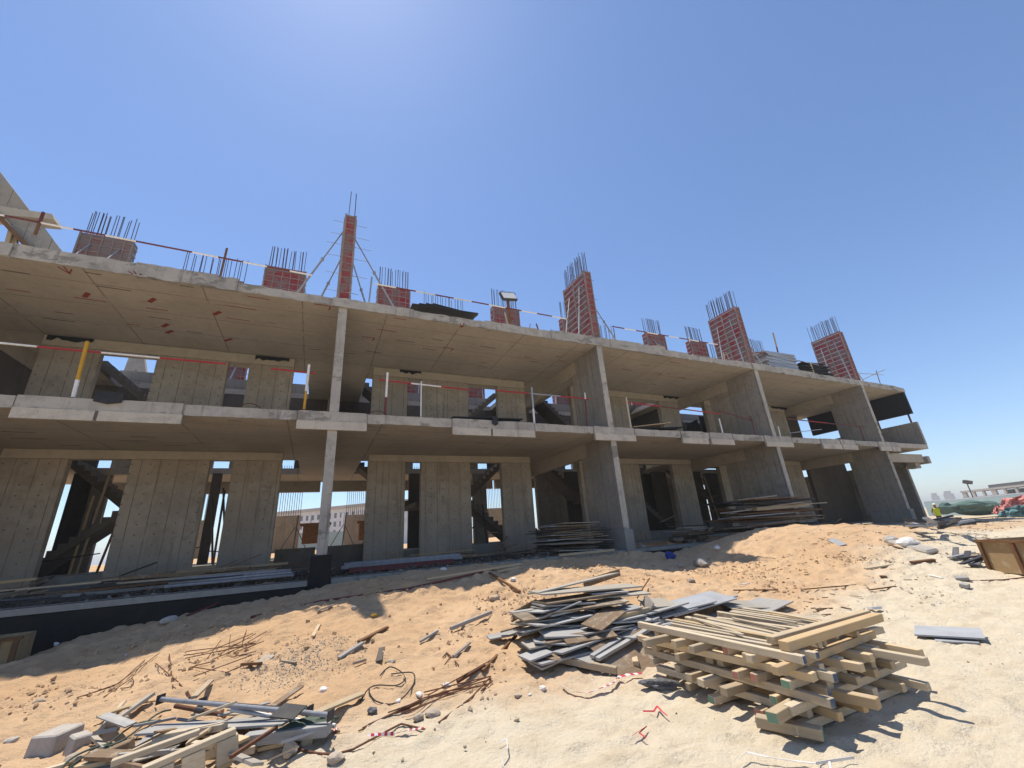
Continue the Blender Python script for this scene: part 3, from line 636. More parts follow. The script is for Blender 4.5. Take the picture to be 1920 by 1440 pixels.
post((1612, 800), (1622, 830), 'dark rusty post on the face of the fourth fin wall', ('darkred', 'darkred'), .05, .4, .025)
post((427, 466), (413, 518), 'rusty bracket post standing before bare starter bars on the roof', ('brown_timber', 'brown_timber'), .25, .5, .03)
post((80, 398), (66, 440), 'rusty post holding the roof rail before the sloping gable', ('brown_timber', 'darkred'), .25, .5, .035)
post((700, 520), (692, 566), 'steel post at the left end of the floodlight rail', ('galv', 'galv'), .25, .5, .025)
post((1292, 632), (1298, 664), 'thin dark post on the roof before the small bright red form', ('darkred', 'whitepaint'), .25, .7, .02)
post((1453, 625), (1467, 692), 'upright brown timber on the roof before the grey panels', ('brown_timber', 'timber'), .3, .6, .04)
post((1519, 680), (1526, 700), 'pale short post before the black boards on the roof', ('pale_timber', 'pale_timber'), .25, .5, .04)
post((1645, 695), (1652, 724), 'thin leaning pole at the right end of the roof', ('brown_timber', 'brown_timber'), .25, .5, .022)
o = MB().tube([onY(1617, 712, .4), onY(1659, 693, .2)], .025).build('loose_pole', ['galv']); tag(recentre(o), 'grey pole propped aslant at the right end of the roof', 'pole')
# floodlight
b = onY(957, 606, .3); t = thing('floodlight', 'white faced floodlight tilted on a reddish timber post at the roof edge', 'floodlight', b)
tp = onY(952, 566, .3)
part(MB().bar(b, tp+Vector((0, 0, .1)), .09, .09), 'post', ['brown_timber'], t)
c = onY(953, 556, .12); mt = (Matrix.Rotation(rad(-8), 3, 'Y')@Matrix.Rotation(rad(-24), 3, 'X'))
hd = part(MB().obox(c, (.62, .12, .44), mt), 'lamp_housing', ['dark_metal'], t, .015)
g = MB().obox(c+mt@Vector((0, -.064, -.02)), (.55, .01, .34), mt).build('lamp_glass', ['lamp_face']); g.parent = hd; g.matrix_parent_inverse = Matrix.Translation(-t.location) if False else hd.matrix_world.inverted() if False else Matrix.Identity(4)
g.matrix_parent_inverse = Matrix.Identity(4)
# roof loads
def sheet(c, dims, yaw, pitch, roll, mat, name, label, cat, grp=None, bev=0):
    o = MB().obox((0, 0, 0), dims, Matrix.Identity(3)).build(name, [mat], None, bev)
    o.location = c; o.rotation_euler = (roll, pitch, yaw); return tag(o, label, cat, grp)
for k in range(4):
    sheet(onY(835, 592, .35)+Vector((.1*k-.1, .03*k, .03+.03*k)), (2.3-.2*k, 1.0, .02), .05*k, -.02+.01*k, .08, 'blackboard', 'plywood_sheet', 'black plywood sheet lying at the roof edge left of the floodlight', 'plywood', 'black sheets on the roof edge')
for k in range(11):
    pz = onY(1447, 690, .9); sheet(Vector((pz.x+RN.uniform(-.1, .1), .78, ZR1+.1+.1*k)), (2.5, 1.1, .085), RN.uniform(-.04, .04), 0, 0, 'galv', 'shutter_panel', 'grey panel in the flat pile beside the middle tall form on the roof', 'formwork panel', 'grey panels piled on the roof')
for k in range(12):
    pz = onY(1510, 700, .9); sheet(Vector((pz.x+RN.uniform(-.25, .25), .78, ZR1+.05+.075*k)), (3.2-.12*k, 1.1, .03), RN.uniform(-.12, .12), RN.uniform(-.02, .02), 0, 'blackboard', 'plywood_sheet', 'black board in the pile left of the rightmost tall form', 'plywood', 'black boards piled on the roof')
o = MB().box((0, 0, 0), (.55, .35, .3)).box((.1, -.03, .302), (.3, .3, .33)).build('concrete_spacer', ['edge'], None, .03); o.location = onY(1238, 660, -.02)+Vector((-.2, -.02, .0)); tag(o, 'pale concrete lump at the roof edge below the small red form', 'concrete lump')
# sloping gable behind the roof at the left
yg = 3.0; t = thing('sloping_gable', 'grey sloping concrete gable with flat ledge above the roof at the left frame edge', 'concrete gable', onY(60, 470, yg))
part(MB().prism([onY(*p, yg) for p in ((-90, 205), (57, 396), (-90, 372))], (0, .25, 0)), 'upper_slope', ['fin'], t)
part(MB().prism([onY(*p, yg-.05) for p in ((-90, 372), (98, 401), (101, 411), (-90, 394))], (0, .5, 0)), 'ledge', ['beam'], t)
part(MB().prism([onY(*p, yg+.02) for p in ((8, 405), (75, 417), (128, 486), (62, 482))], (0, .25, 0)), 'lower_slope', ['fin'], t)
part(MB().bar(onY(-10, 398, yg-.02), onY(58, 470, yg-.02), .3, .12), 'timber_brace', ['brown_timber'], t)
part(MB().bar(onY(22, 430, yg), onY(8, 480, yg), .1, .1).bar(onY(28, 440, yg+.1), onY(30, 480, yg+.1), .1, .1), 'timber_strut', ['timber'], t)
# ------------------------------------------------------------------ things on the ground
def Gh(px, py, h=0.):                        # pixel -> point h above the terrain
    r = ray(px, py); r = r/math.hypot(r[0], r[1]); lo, hi = .5, 80; t = .8; dt = .06
    while t < 90:
        p = CAM+r*t
        if p[2]-h < hsm([p[0]], [p[1]])[0]: break
        t += dt; dt = .06+t*.004
    lo, hi = t-dt*1.3, t
    for _ in range(14):
        mt = (lo+hi)/2; p = CAM+r*mt
        if p[2]-h < hsm([p[0]], [p[1]])[0]: hi = mt
        else: lo = mt
    p = CAM+r*hi; return Vector((p[0], p[1], hz(p[0], p[1])+h))
def plank(a, b, wd, th, mat, name, label, cat, ha=.02, hb=None, roll=0., grp=None, bev=0., ext=0.):
    p, q = Gh(a[0], a[1], ha), Gh(b[0], b[1], ha if hb is None else hb)
    d = (q-p); p = p-d*ext; q = q+d*ext
    o = MB().box((-(q-p).length/2, -wd/2, -th/2), ((q-p).length/2, wd/2, th/2)).build(name, [mat], None, bev)
    x = (q-p).normalized(); y = Vector((0, 0, 1)).cross(x).normalized(); z = x.cross(y)
    m = Matrix((x, y, z)).transposed()@Matrix.Rotation(roll, 3, 'X')
    o.matrix_world = Matrix.Translation((p+q)/2)@m.to_4x4(); return tag(o, label, cat, grp)
def rod(pts, r, mat, name, label, cat, h=.015, grp=None, n=6, sub=3):
    ps = [Gh(x, y, h) for x, y in pts]; out = []
    for a, b in zip(ps, ps[1:]):
        for k in range(sub): out.append(a.lerp(b, k/sub))
    out.append(ps[-1])
    if len(pts) == 2:                        # straight bars lie straight, just clear of the bumps
        up = max([hz(q.x, q.y)+h-q.z for q in out]+[0]); out = [ps[0]+Vector((0, 0, up*.6)), ps[1]+Vector((0, 0, up*.6))]
    o = MB().tube(out, r, n).build(name, [mat]); recentre(o); return tag(o, label, cat, grp)
def curve(pts, r, mat, name, label, cat, h=.02, grp=None):
    ps = [Gh(x, y, h) for x, y in pts]; out = []
    for i in range(len(ps)-1):
        p0, p1, p2, p3 = ps[max(i-1, 0)], ps[i], ps[i+1], ps[min(i+2, len(ps)-1)]
        for k in range(5):
            t = k/5; out.append(.5*((2*p1)+(p2-p0)*t+(2*p0-5*p1+4*p2-p3)*t*t+(3*p1-p0-3*p2+p3)*t**3))
    out.append(ps[-1]); o = MB().tube(out, r, 6).build(name, [mat]); recentre(o); return tag(o, label, cat, grp)
def rock(px, py, r, mat, label, cat='stone', sq=(1, .8, .6), seed=0, name='stone', grp=None, amp=.45):
    p = Gh(px, py, r*sq[2]*.55); mb = MB().lump((0, 0, 0), r, sq, 0, seed+px*.01, 2, amp); o = mb.build(name, [mat]); o.location = p; o.rotation_euler.z = seed; return tag(o, label, cat, grp)
# --- timber stack, right foreground
SX, SY, TH = (3.62, 5.12), (-9.3, -7.75), .066
endm = ['timber', 'blue_end', 'red_end', 'green_end']
for nme, c in (('blue_end', (.05, .09, .16)), ('red_end', (.42, .16, .13)), ('green_end', (.14, .27, .19))): simple(nme, c, .8, 0, 20, 0, (.3, .25, .18), .5)
def timber(p, q, label, wd=.075, ht=.072, endc=0, mat='timber'):
    p, q = Vector(p), Vector(q); L = (q-p).length; mb = MB().box((-L/2, -wd/2, -ht/2), (L/2, wd/2, ht/2))
    if endc: mb.mi[3 if endc > 0 else 5] = abs(endc)
    o = mb.build('timber_beam', [mat]+endm[1:], None, .004); x = (q-p).normalized(); y = Vector((0, 0, 1)).cross(x).normalized()
    o.matrix_world = Matrix.Translation((p+q)/2)@Matrix((x, y, x.cross(y))).transposed().to_4x4()@Matrix.Rotation(RN.uniform(-.06, .06), 4, 'X')
    return tag(o, label, 'timber', 'timbers in the crossed stack')
zb = -1.6+.005
R2 = random.Random(21)
lay = ['bottom', 'second lowest', 'third lowest', 'fourth lowest', 'middle', 'third highest', 'second highest', 'highest full']
gz = max(hz(3.7, -9.2), hz(4.4, -8.6), hz(5.0, -8.4), hz(3.8, -8.0))
zb = min(-1.53, gz+.01)
for k in range(8):
    z = zb+TH*(k+.5)
    if k % 2 == 1:                          # along Y
        n = [0, 6, 0, 8, 0, 9, 0, 13][k]
        for i in range(n):
            x = SX[0]+.05+(SX[1]-SX[0]-.1)*i/(n-1)+R2.uniform(-.05, .05); a, b = SY[0]-R2.uniform(-.12, .26), SY[1]+R2.uniform(-.2, .25); s_ = R2.uniform(-.09, .09)
            if k == 7: a = SY[0]+R2.uniform(-.02, .35) if i > 0 else SY[0]-.13; b = SY[1]+R2.uniform(-.25, .12)+(.35 if i == 0 else 0)
            if k == 7 and i in (1,): a = SY[0]-.12
            if k == 5 and i in (6, 8): a -= .18
            wdt = R2.choice([.05, .06, .045]) if k == 7 else R2.choice([.07, .075, .06])
            timber((x+s_, b, z), (x-s_, a, z), 'sawn timber pointing at the building in the %s layer of the crossed stack' % lay[k], wdt, R2.choice([.062, .05]) if k == 7 else .062, [0, 0, 1 if i < 2 else 0, 0][R2.randrange(4)] if k != 7 else (1 if i in (0, 1) else 0), ('pale_timber' if R2.random() < .75 else 'timber') if k > 4 else ('timber' if R2.random() < .7 else 'pale_timber'))
    else:
        n = [5, 0, 7, 0, 8, 0, 8][k]
        for i in range(n):
            y = SY[0]+.05+(SY[1]-SY[0]-.1)*i/(n-1)+R2.uniform(-.06, .06); a, b = SX[0]-R2.uniform(-.08, .2), SX[1]+R2.uniform(-.12, .28); s_ = R2.uniform(-.08, .08)
            if k == 6 and i == 6: a -= .26
            timber((b, y-s_, z), (a, y+s_, z), 'sawn timber lying along the building line in the %s layer of the crossed stack' % lay[k], R2.choice([.07, .08, .06]), .062, R2.choice([0, 0, 0, 0, 2, 3]) if i < 4 else 0, 'timber' if R2.random() < .7 else 'pale_timber')
z = zb+TH*8.5+.006
timber((5.28, -9.2, z), (3.66, -9.28, z), 'front one of two thick timbers lying across the very top of the stack', .085, .072)
timber((5.35, -9.07, z+.01), (3.75, -9.1, z), 'rear one of two thick timbers lying across the very top of the stack', .085, .06)
timber((3.62, -9.45, zb+.03), (3.42, -9.05, zb+.04), 'short green ended timber sticking out at the front foot of the stack', .085, .075, -3)
timber((4.5, -9.12, zb+.15), (3.3, -9.3, zb+.15), 'long green ended timber slanting out of the stack front near the ground', .09, .075, 3)
timber((4.12, -9.62, zb+TH*2.55), (3.98, -8.9, zb+TH*2.55), 'thick timber end jutting furthest to the front of the stack', .085, .075)
for i in range(5):
    p = Gh(1450+40*i, 1185-4*i, 0); x0 = 3.8+.28*i
    timber((x0, -8.0+R2.uniform(-.3, .3), zb+TH*8.35), (x0+R2.uniform(-.25, .25), -8.9+R2.uniform(-.1, .2), zb+TH*8.3), 'thin split lath loose on the top of the crossed stack', .025, .018, 0, 'pale_timber')
# --- grey plywood pile, middle foreground
def PX7(x, y): return (920+x/4, 1040+y/4)
pl = 'grey plywood sheet in the jumbled pile beside the timber stack'; pg = 'plywood sheets in the jumbled pile'
for (a, b, wd, h0, h1, roll, mat) in [
  ((470, 700), (1330, 640), .6, .04, .05, .05, 'grey_ply'), ((300, 790), (900, 640), .5, .06, .08, -.05, 'grey_ply'), ((560, 640), (1290, 480), .5, .1, .1, .1, 'grey_ply'), ((850, 810), (1330, 640), .55, .05, .1, .5, 'brown_ply'),
  ((330, 810), (1210, 450), .26, .06, .2, .12, 'grey_ply'), ((480, 740), (1150, 480), .3, .12, .22, -.1, 'grey_ply'), ((260, 690), (640, 600), .25, .14, .18, .1, 'grey_ply'), ((250, 770), (420, 720), .3, .1, .12, 0, 'grey_ply'),
  ((380, 610), (830, 560), .35, .2, .22, .1, 'grey_ply'), ((200, 610), (370, 555), .12, .16, .2, .2, 'grey_ply'), ((550, 640), (920, 565), .2, .2, .25, .3, 'brown_ply'), ((370, 640), (480, 660), .25, .16, .17, .3, 'grey_ply'),
  ((290, 515), (560, 480), .22, .24, .26, .15, 'grey_ply'), ((330, 540), (760, 450), .3, .25, .28, -.1, 'brown_ply'), ((580, 475), (750, 425), .22, .3, .31, .1, 'grey_ply'), ((430, 470), (650, 415), .2, .33, .34, -.2, 'grey_ply'), ((600, 380), (780, 395), .14, .36, .34, .2, 'grey_ply'),
  ((380, 430), (960, 350), .4, .36, .36, .05, 'brown_ply'), ((720, 370), (1000, 330), .25, .38, .38, .1, 'grey_ply'), ((350, 385), (730, 330), .4, .42, .42, 0, 'grey_ply'), ((690, 305), (1165, 272), .3, .42, .42, .06, 'grey_ply'), ((730, 285), (1000, 258), .28, .46, .46, .02, 'grey_ply'),
  ((370, 365), (950, 260), .4, .46, .44, 0, 'brown_ply'), ((340, 325), (1070, 210), .4, .5, .46, .04, 'grey_ply'), ((330, 320), (930, 150), .25, .5, .4, -.1, 'grey_ply'), ((910, 400), (1090, 372), .3, .32, .32, .05, 'grey_ply'),
  ((1150, 350), (1350, 375), .5, .26, .2, .1, 'grey_ply'), ((1120, 430), (1420, 385), .4, .22, .2, -.1, 'grey_ply'), ((750, 450), (820, 515), .16, .28, .24, .8, 'grey_ply'), ((1150, 330), (1205, 395), .16, .36, .3, 1.1, 'grey_ply')]:
    plank(PX7(*a), PX7(*b), wd, .02, mat, 'plywood_sheet', pl if mat == 'grey_ply' else 'brown plywood sheet in the jumbled pile beside the timber stack', 'plywood', h0+.03, h1+.03, roll, pg)
A0, A1 = Gh(1010, 1240), Gh(1245, 1205); dd = (A1-A0); dd.z = 0; LL = dd.length; dd.normalize(); nn = Vector((-dd.y, dd.x, 0))
for i in range(64):
    u, v_ = R2.uniform(.1, .95), R2.uniform(-.1, .95); hm = .46*max(0, 1-((u-.45)/.62)**2)*max(.15, 1-((v_-.45)/.75)**2)
    c = A0+dd*LL*u+nn*v_; c.z = hz(c.x, c.y)+.02+hm*R2.uniform(.15, 1); a_ = math.atan2(dd.y, dd.x)+R2.gauss(.25, .28)
    o = MB().box((-.5, -.5, -.5), (.5, .5, .5)).build('plywood_sheet', ['grey_ply' if R2.random() < .72 else 'brown_ply']); o.scale = (R2.uniform(.5, 1.3), R2.uniform(.07, .32), .017); o.location = c
    o.rotation_euler = (R2.gauss(0, .12), R2.gauss(0, .07), a_); tag(o, pl, 'plywood', pg)
for (a, b, wd, h0, h1, roll) in [((1280, 440), (1740, 290), .5, .16, .22, .16), ((1430, 430), (1770, 300), .42, .1, .15, -.08), ((1340, 400), (1640, 330), .3, .22, .26, .2), ((1230, 450), (1500, 400), .3, .2, .18, .1)]:
    plank(PX7(*a), PX7(*b), wd, .02, 'grey_sheet', 'plywood_sheet', 'broad grey sheet leaning right of the jumbled pile, behind the timber stack', 'plywood', h0, h1, roll, 'broad grey sheets behind the timber stack')
for (a, b, wd) in [((1350, 1135), (1425, 1132), .7), ((1400, 1148), (1455, 1128), .6), ((1330, 1165), (1400, 1150), .6)]:
    plank(a, b, wd, .018, 'grey_ply', 'plywood_sheet', 'pale grey sheet flat on the sand just behind the timber stack', 'plywood', .03, .04, .02, 'flat grey sheets behind the timber stack')
for i, (a, b, h0, h1, lb) in enumerate([((165, 460), (350, 385), .3, .36, 'upper one of two brown edge boards sticking out left of the jumbled pile'), ((155, 490), (350, 412), .24, .32, 'lower one of two brown edge boards sticking out left of the jumbled pile'), ((700, 225), (965, 125), .38, .34, 'brown edge board at the far top end of the jumbled pile')]):
    plank(PX7(*a), PX7(*b), .025, .12 if i != 1 else .03, 'brown_ply', 'board', lb, 'board', h0, h1, 0)
for (a, b, lb) in [((830, 455), (920, 425), 'short timber offcut lying on the jumbled pile, left one'), ((880, 480), (1100, 425), 'longer timber offcut under a small grey plate on the jumbled pile'), ((1000, 440), (1200, 400), 'timber block with grey plate at right end of the jumbled pile'), ((450, 770), (945, 865), 'heavy timber bearer under the front of the jumbled pile'), ((1060, 705), (1090, 820), 'short upright timber under the right end of the jumbled pile')]:
    h = .3 if b[1] < 500 else .06
    plank(PX7(*a), PX7(*b), .07, .07, 'timber', 'timber_offcut', lb, 'timber', h, h if b[1] != 820 else .05, 0, None, .004)
for (a, b) in [((760, 760), (1200, 485)), ((800, 775), (1285, 515))]:
    o = plank(PX7(*a), PX7(*b), .06, .035, 'grey_ply', 'batten', 'one of two rounded grey battens side by side on the jumbled pile', 'batten', .14, .26, .1, 'rounded grey battens')
# --- pale sheet right of the stack
for k, (a, b, wd, h) in enumerate([((1715, 1182), (1845, 1192), .5, .05), ((1750, 1196), (1830, 1200), .35, .02)]):
    plank(a, b, wd, .018, 'grey_sheet', 'plywood_sheet', ['upper grey sheet lying alone on the pale sand right of the timber stack', 'lower grey strip under the lone sheet right of the timber stack'][k], 'plywood', h, h+.01, .03)
# --- pipes, planks and cut timber, bottom left
def P8(x, y): return (x/3, 1280+y/3)
def pipe(a, b, r, mat, label, h0, h1, fl=False, grp=None):
    p, q = Gh(*a, h0), Gh(*b, h1); t = thing('steel_prop', label, 'pipe', p, grp)
    part(MB().tube([p, q], r, 12), 'tube', [mat], t)
    if fl:
        d = (q-p).normalized(); y = Vector((0, 0, 1)).cross(d).normalized(); m = Matrix((d, y, d.cross(y))).transposed()
        for e in (p, q): part(MB().obox(e, (.01, .08, .08), m), 'end_plate', ['dark_metal'], t)
    else:
        mdp = p.lerp(q, .55); d = (q-p).normalized(); part(MB().tube([mdp-d*.05, mdp+d*.05], r*1.35, 10), 'collar', ['dark_metal'], t)
    return t
pipe(P8(905, 85), P8(1860, 190), .02, 'greypipe', 'long blue grey prop with square end plates on top of the bottom left scrap heap', .26, .2, True)
pipe(P8(1140, 95), P8(1745, 135), .016, 'dark_metal', 'dark grey pipe behind the blue grey prop', .18, .2, True)
pipe(P8(1300, 165), P8(1885, 255), .018, 'galv', 'pale grey prop in front of the blue grey prop', .18, .08)
pipe(P8(985, 140), P8(1250, 185), .02, 'rust', 'short rusty pipe under the blue grey prop', .14, .1)
pipe(P8(1000, 200), P8(1500, 250), .014, 'greypipe', 'thin grey pipe half buried in the bottom left scrap heap', .06, .05)
plank(P8(1560, 150), P8(1690, 155), .17, .01, 'blackboard', 'steel_plate', 'small black plate lying across the blue grey prop', 'plate', .27, .27, .25)
for i, (a, b, wd, th, mat, h0, h1, lb) in enumerate([
  ((820, 240), (1630, 222), .2, .02, 'grey_ply', .1, .12, 'long grey board lying under the props in the bottom left heap'),
  ((880, 300), (1260, 268), .08, .05, 'pale_timber', .1, .12, 'grey batten between the props and the cut frame'),
  ((1380, 320), (1850, 268), .1, .08, 'grey_ply', .08, .1, 'weathered log with a pale sawn end right of the cut frame'),
  ((560, 430), (1050, 320), .45, .012, 'grey_ply', .03, .05, 'torn grey sheet flat under the cut timber frame'),
  ((1080, 440), (1215, 375), .06, .06, 'pale_timber', .1, .14, 'pale batten inside the cut timber frame'),
  ((1080, 370), (1210, 345), .05, .04, 'pale_timber', .16, .18, 'thin pale batten high inside the cut timber frame'),
  ((1220, 410), (1440, 345), .06, .05, 'pale_timber', .05, .07, 'pale batten right of the cut timber frame'),
  ((1460, 350), (1640, 320), .06, .03, 'pale_timber', .03, .05, 'narrow slat below the weathered log'),
  ((150, 478), (380, 430), .06, .03, 'pale_timber', .04, .05, 'thin pale slat at the bottom edge below the concrete kerb stones'),
  ((430, 470), (670, 405), .07, .035, 'timber', .05, .07, 'brown slat at the bottom edge left of the cut timber frame'),
  ((1300, 395), (1560, 230), .025, .025, 'rust', .24, .2, 'rusty flat bar lying across the bottom left heap'),
  ((1060, 205), (1330, 110), .02, .02, 'pale_timber', .22, .3, 'thin stick crossing over the props'),
  ((1090, 85), (1185, 0), .06, .025, 'timber', .2, .03, 'pale stick leaning from the props up the sand slope')]):
    plank(P8(*a), P8(*b), wd, th, mat, 'board' if wd > .15 else 'batten', lb, 'board' if wd > .15 else 'batten', h0, h1, 0, None, .002)
# cut timber frame (two rails nailed to blocks)
a1, b1 = Gh(*P8(620, 482), .16), Gh(*P8(1120, 292), .2); a2, b2 = Gh(*P8(800, 482), .22), Gh(*P8(1325, 262), .26)
t = thing('nailed_timbers', 'cut pale timber frame of two rails on square blocks, bottom left foreground', 'timber frame', a1)
part(MB().bar(a1, b1, .06, .04), 'rail', ['pale_timber'], t, .003); part(MB().bar(a2, b2, .07, .04), 'rail', ['pale_timber'], t, .003)
for f in (.22, .55, .93):
    c = a2.lerp(b2, f); c.z -= .11; d = (b2-a2).normalized(); y = Vector((0, 0, 1)).cross(d).normalized(); m = Matrix((d, y, d.cross(y))).transposed()
    part(MB().obox(c, (.14, .075, .17), m), 'block', ['pale_timber'], t, .004)
lo = [v-Vector((0, 0, .2)) for v in (a2, b2)]; part(MB().bar(lo[0], lo[1], .09, .03), 'lower_rail', ['timber'], t, .003)
for i in range(34):
    a_ = P8(R2.uniform(480, 1700), R2.uniform(150, 430)); an = R2.gauss(-.12, .35); L_ = R2.uniform(40, 130)
    plank(a_, (a_[0]+L_*math.cos(an), a_[1]+L_*math.sin(an)), R2.choice([.02, .03, .05, .09]), R2.choice([.012, .02, .03]), R2.choice(['grey_ply', 'pale_timber', 'timber', 'brown_ply', 'grey_ply']), 'slat', 'thin loose slat among the bottom left scrap heap', 'slat', R2.uniform(.02, .16), R2.uniform(.02, .14), R2.uniform(-.4, .4), 'loose slats in the bottom left heap')
# cords over the heap
for i, (pts, lb) in enumerate([([(390, 470), (520, 370), (700, 300), (880, 180), (960, 160)], 'dark cord looping from the bottom edge over the grey board'), ([(340, 478), (420, 390), (560, 330), (800, 290)], 'dark green cord lying left of the cut timber frame'), ([(380, 480), (480, 420), (600, 340), (760, 230), (900, 200)], 'second dark cord parallel to the looping one'), ([(720, 150), (800, 110), (890, 105)], 'thin rusty wire behind the bottom left heap')]):
    curve([P8(*p) for p in pts], .009 if i < 3 else .006, 'greencable' if i < 3 else 'rust', 'cord', lb, 'cord', .07)
# concrete kerb stones
def kstone(a, b, wd, ht, label, mat='block', shrink=1):
    p, q = Gh(*a, 0), Gh(*b, 0); z = min(p.z, q.z)-.03; p.z = q.z = z; d = (q-p).normalized(); y = Vector((-d.y, d.x, 0)); L = (q-p).length
    mb = MB().add([p, q, q+y*wd, p+y*wd]+[p+Vector((0, 0, ht))+d*.02*shrink, q+Vector((0, 0, ht))-d*.01, q+y*wd*.95+Vector((0, 0, ht)), p+y*wd*.95+Vector((0, 0, ht))+d*.02], [(0, 3, 2, 1), (4, 5, 6, 7), (0, 1, 5, 4), (1, 2, 6, 5), (2, 3, 7, 6), (3, 0, 4, 7)])
    o = mb.build('kerb_stone', [mat], None, .012); recentre(o); return tag(o, label, 'kerb stone')
kstone((96, 1406), (160, 1368), .25, .19, 'longest concrete kerb stone on the sand at the lower left')
kstone((130, 1406), (174, 1388), .2, .17, 'short square concrete kerb stone just right of the longest one')
kstone((190, 1368), (240, 1352), .16, .1, 'low broken concrete stone nearest the scrap heap', 'stone')
plank(P8(625, 375), P8(745, 345), .12, .1, 'brown_ply', 'timber_offcut', 'brown square timber block below the low broken stone', 'timber', .08, .08, 0, None, .006)
rock(545, 1405, .075, 'stone', 'larger pale rock right of the cut timber frame', seed=2, sq=(1, .8, .8))
rock(574, 1390, .06, 'stone', 'smaller white rock right of the cut timber frame', seed=3, sq=(.8, .6, 1))
rock(140, 1415, .07, 'stone', 'flat pale rock in front of the kerb stones', seed=5, sq=(1.3, .8, .5))
o = MB().lump((0, 0, 0), .12, (1.8, .8, .35), 0, 4, 3, .8).build('netting', ['greencable'], None); o.location = Gh(590, 1358, .1); tag(o, 'crumpled dark netting bundle at the right end of the props', 'netting')
# --- rebars and rods on the sand
def P6(x, y): return (440+x/4, 1080+y/4)
def P5(x, y): return (x/4, 1080+y/4)
rb = 'rusty bar in the long loose bundle running from the scrap heap towards the plywood pile'
for pts in [[(930, 1150), (1500, 880), (1915, 735)], [(960, 1130), (1420, 920), (1920, 750)], [(1000, 1125), (1560, 860), (1900, 780)], [(1250, 1040), (1680, 855)], [(1280, 1050), (1600, 900)], [(1420, 850), (1910, 735)], [(1150, 1045), (1470, 920), (1860, 800)], [(1450, 900), (1920, 640)]]:
    rod([P6(*p) for p in pts], .0065, 'rust', 'rebar', rb, 'rebar', .02, 'rusty bars in the long bundle')
for pts, lb in [([(1530, 1100), (1780, 900), (1920, 740)], 'long thin rusty bar right of the bundle, pointing at the plywood pile'), ([(1850, 880), (1930, 760)], 'short rusty bar at the right end of the bundle'), ([(880, 1310), (1210, 1140), (1250, 1130), (1430, 1142)], 'bent rusty bar on the pale sand in the bottom middle'), ([(330, 1240), (520, 1310), (640, 1345)], 'rusty bar poking from the scrap heap over the pale rock'), ([(640, 1345), (760, 1338), (900, 1300)], 'half buried bar continuing right over the pale sand')]:
    rod([P6(*p) for p in pts], .009, 'rust', 'rebar', lb, 'rebar', .015)
for i, pts in enumerate([[(1390, 575), (1400, 560), (1920, 470)], [(1390, 610), (1920, 500)], [(1380, 580), (1560, 540), (1900, 420)], [(1440, 710), (1480, 680), (1920, 560)], [(1450, 760), (1900, 600)], [(1640, 600), (1920, 420)], [(1700, 580), (1920, 460)], [(1560, 600), (1660, 460)], [(1720, 520), (1730, 430)], [(1450, 700), (1700, 720), (1900, 640)], [(1600, 640), (1750, 560), (2000, 400)], [(1750, 600), (1980, 480)], [(1820, 480), (1850, 400)]]):
    rod([P5(*p) for p in pts], .006, 'rust', 'rebar_stirrup', 'thin bent rusty wire in the tangle on the sunlit sand slope', 'wire', .03+.01*(i % 3), 'tangle of rusty wires')
for pts, lb in [([(570, 945), (860, 800), (1200, 560)], 'long thin dark rod on the left sand slope'), ([(620, 930), (900, 780), (1090, 620)], 'second thin dark rod beside the long one, left slope'), ([(780, 900), (1000, 740)], 'short thick rod beside the two thin rods'), ([(1170, 645), (1330, 790), (1450, 895)], 'brown rod forming the left arm of a V above the props'), ([(1275, 560), (1295, 840), (1450, 890)], 'bent brown rod forming the upright of a V above the props')]:
    rod([P5(*p) for p in pts], .006, 'rust', 'rebar', lb, 'rebar', .02)
curve([P5(*p) for p in [(900, 860), (970, 840), (1005, 790), (990, 750)]], .006, 'rust', 'wire', 'curled wire beside the thin rods on the left slope', 'wire')
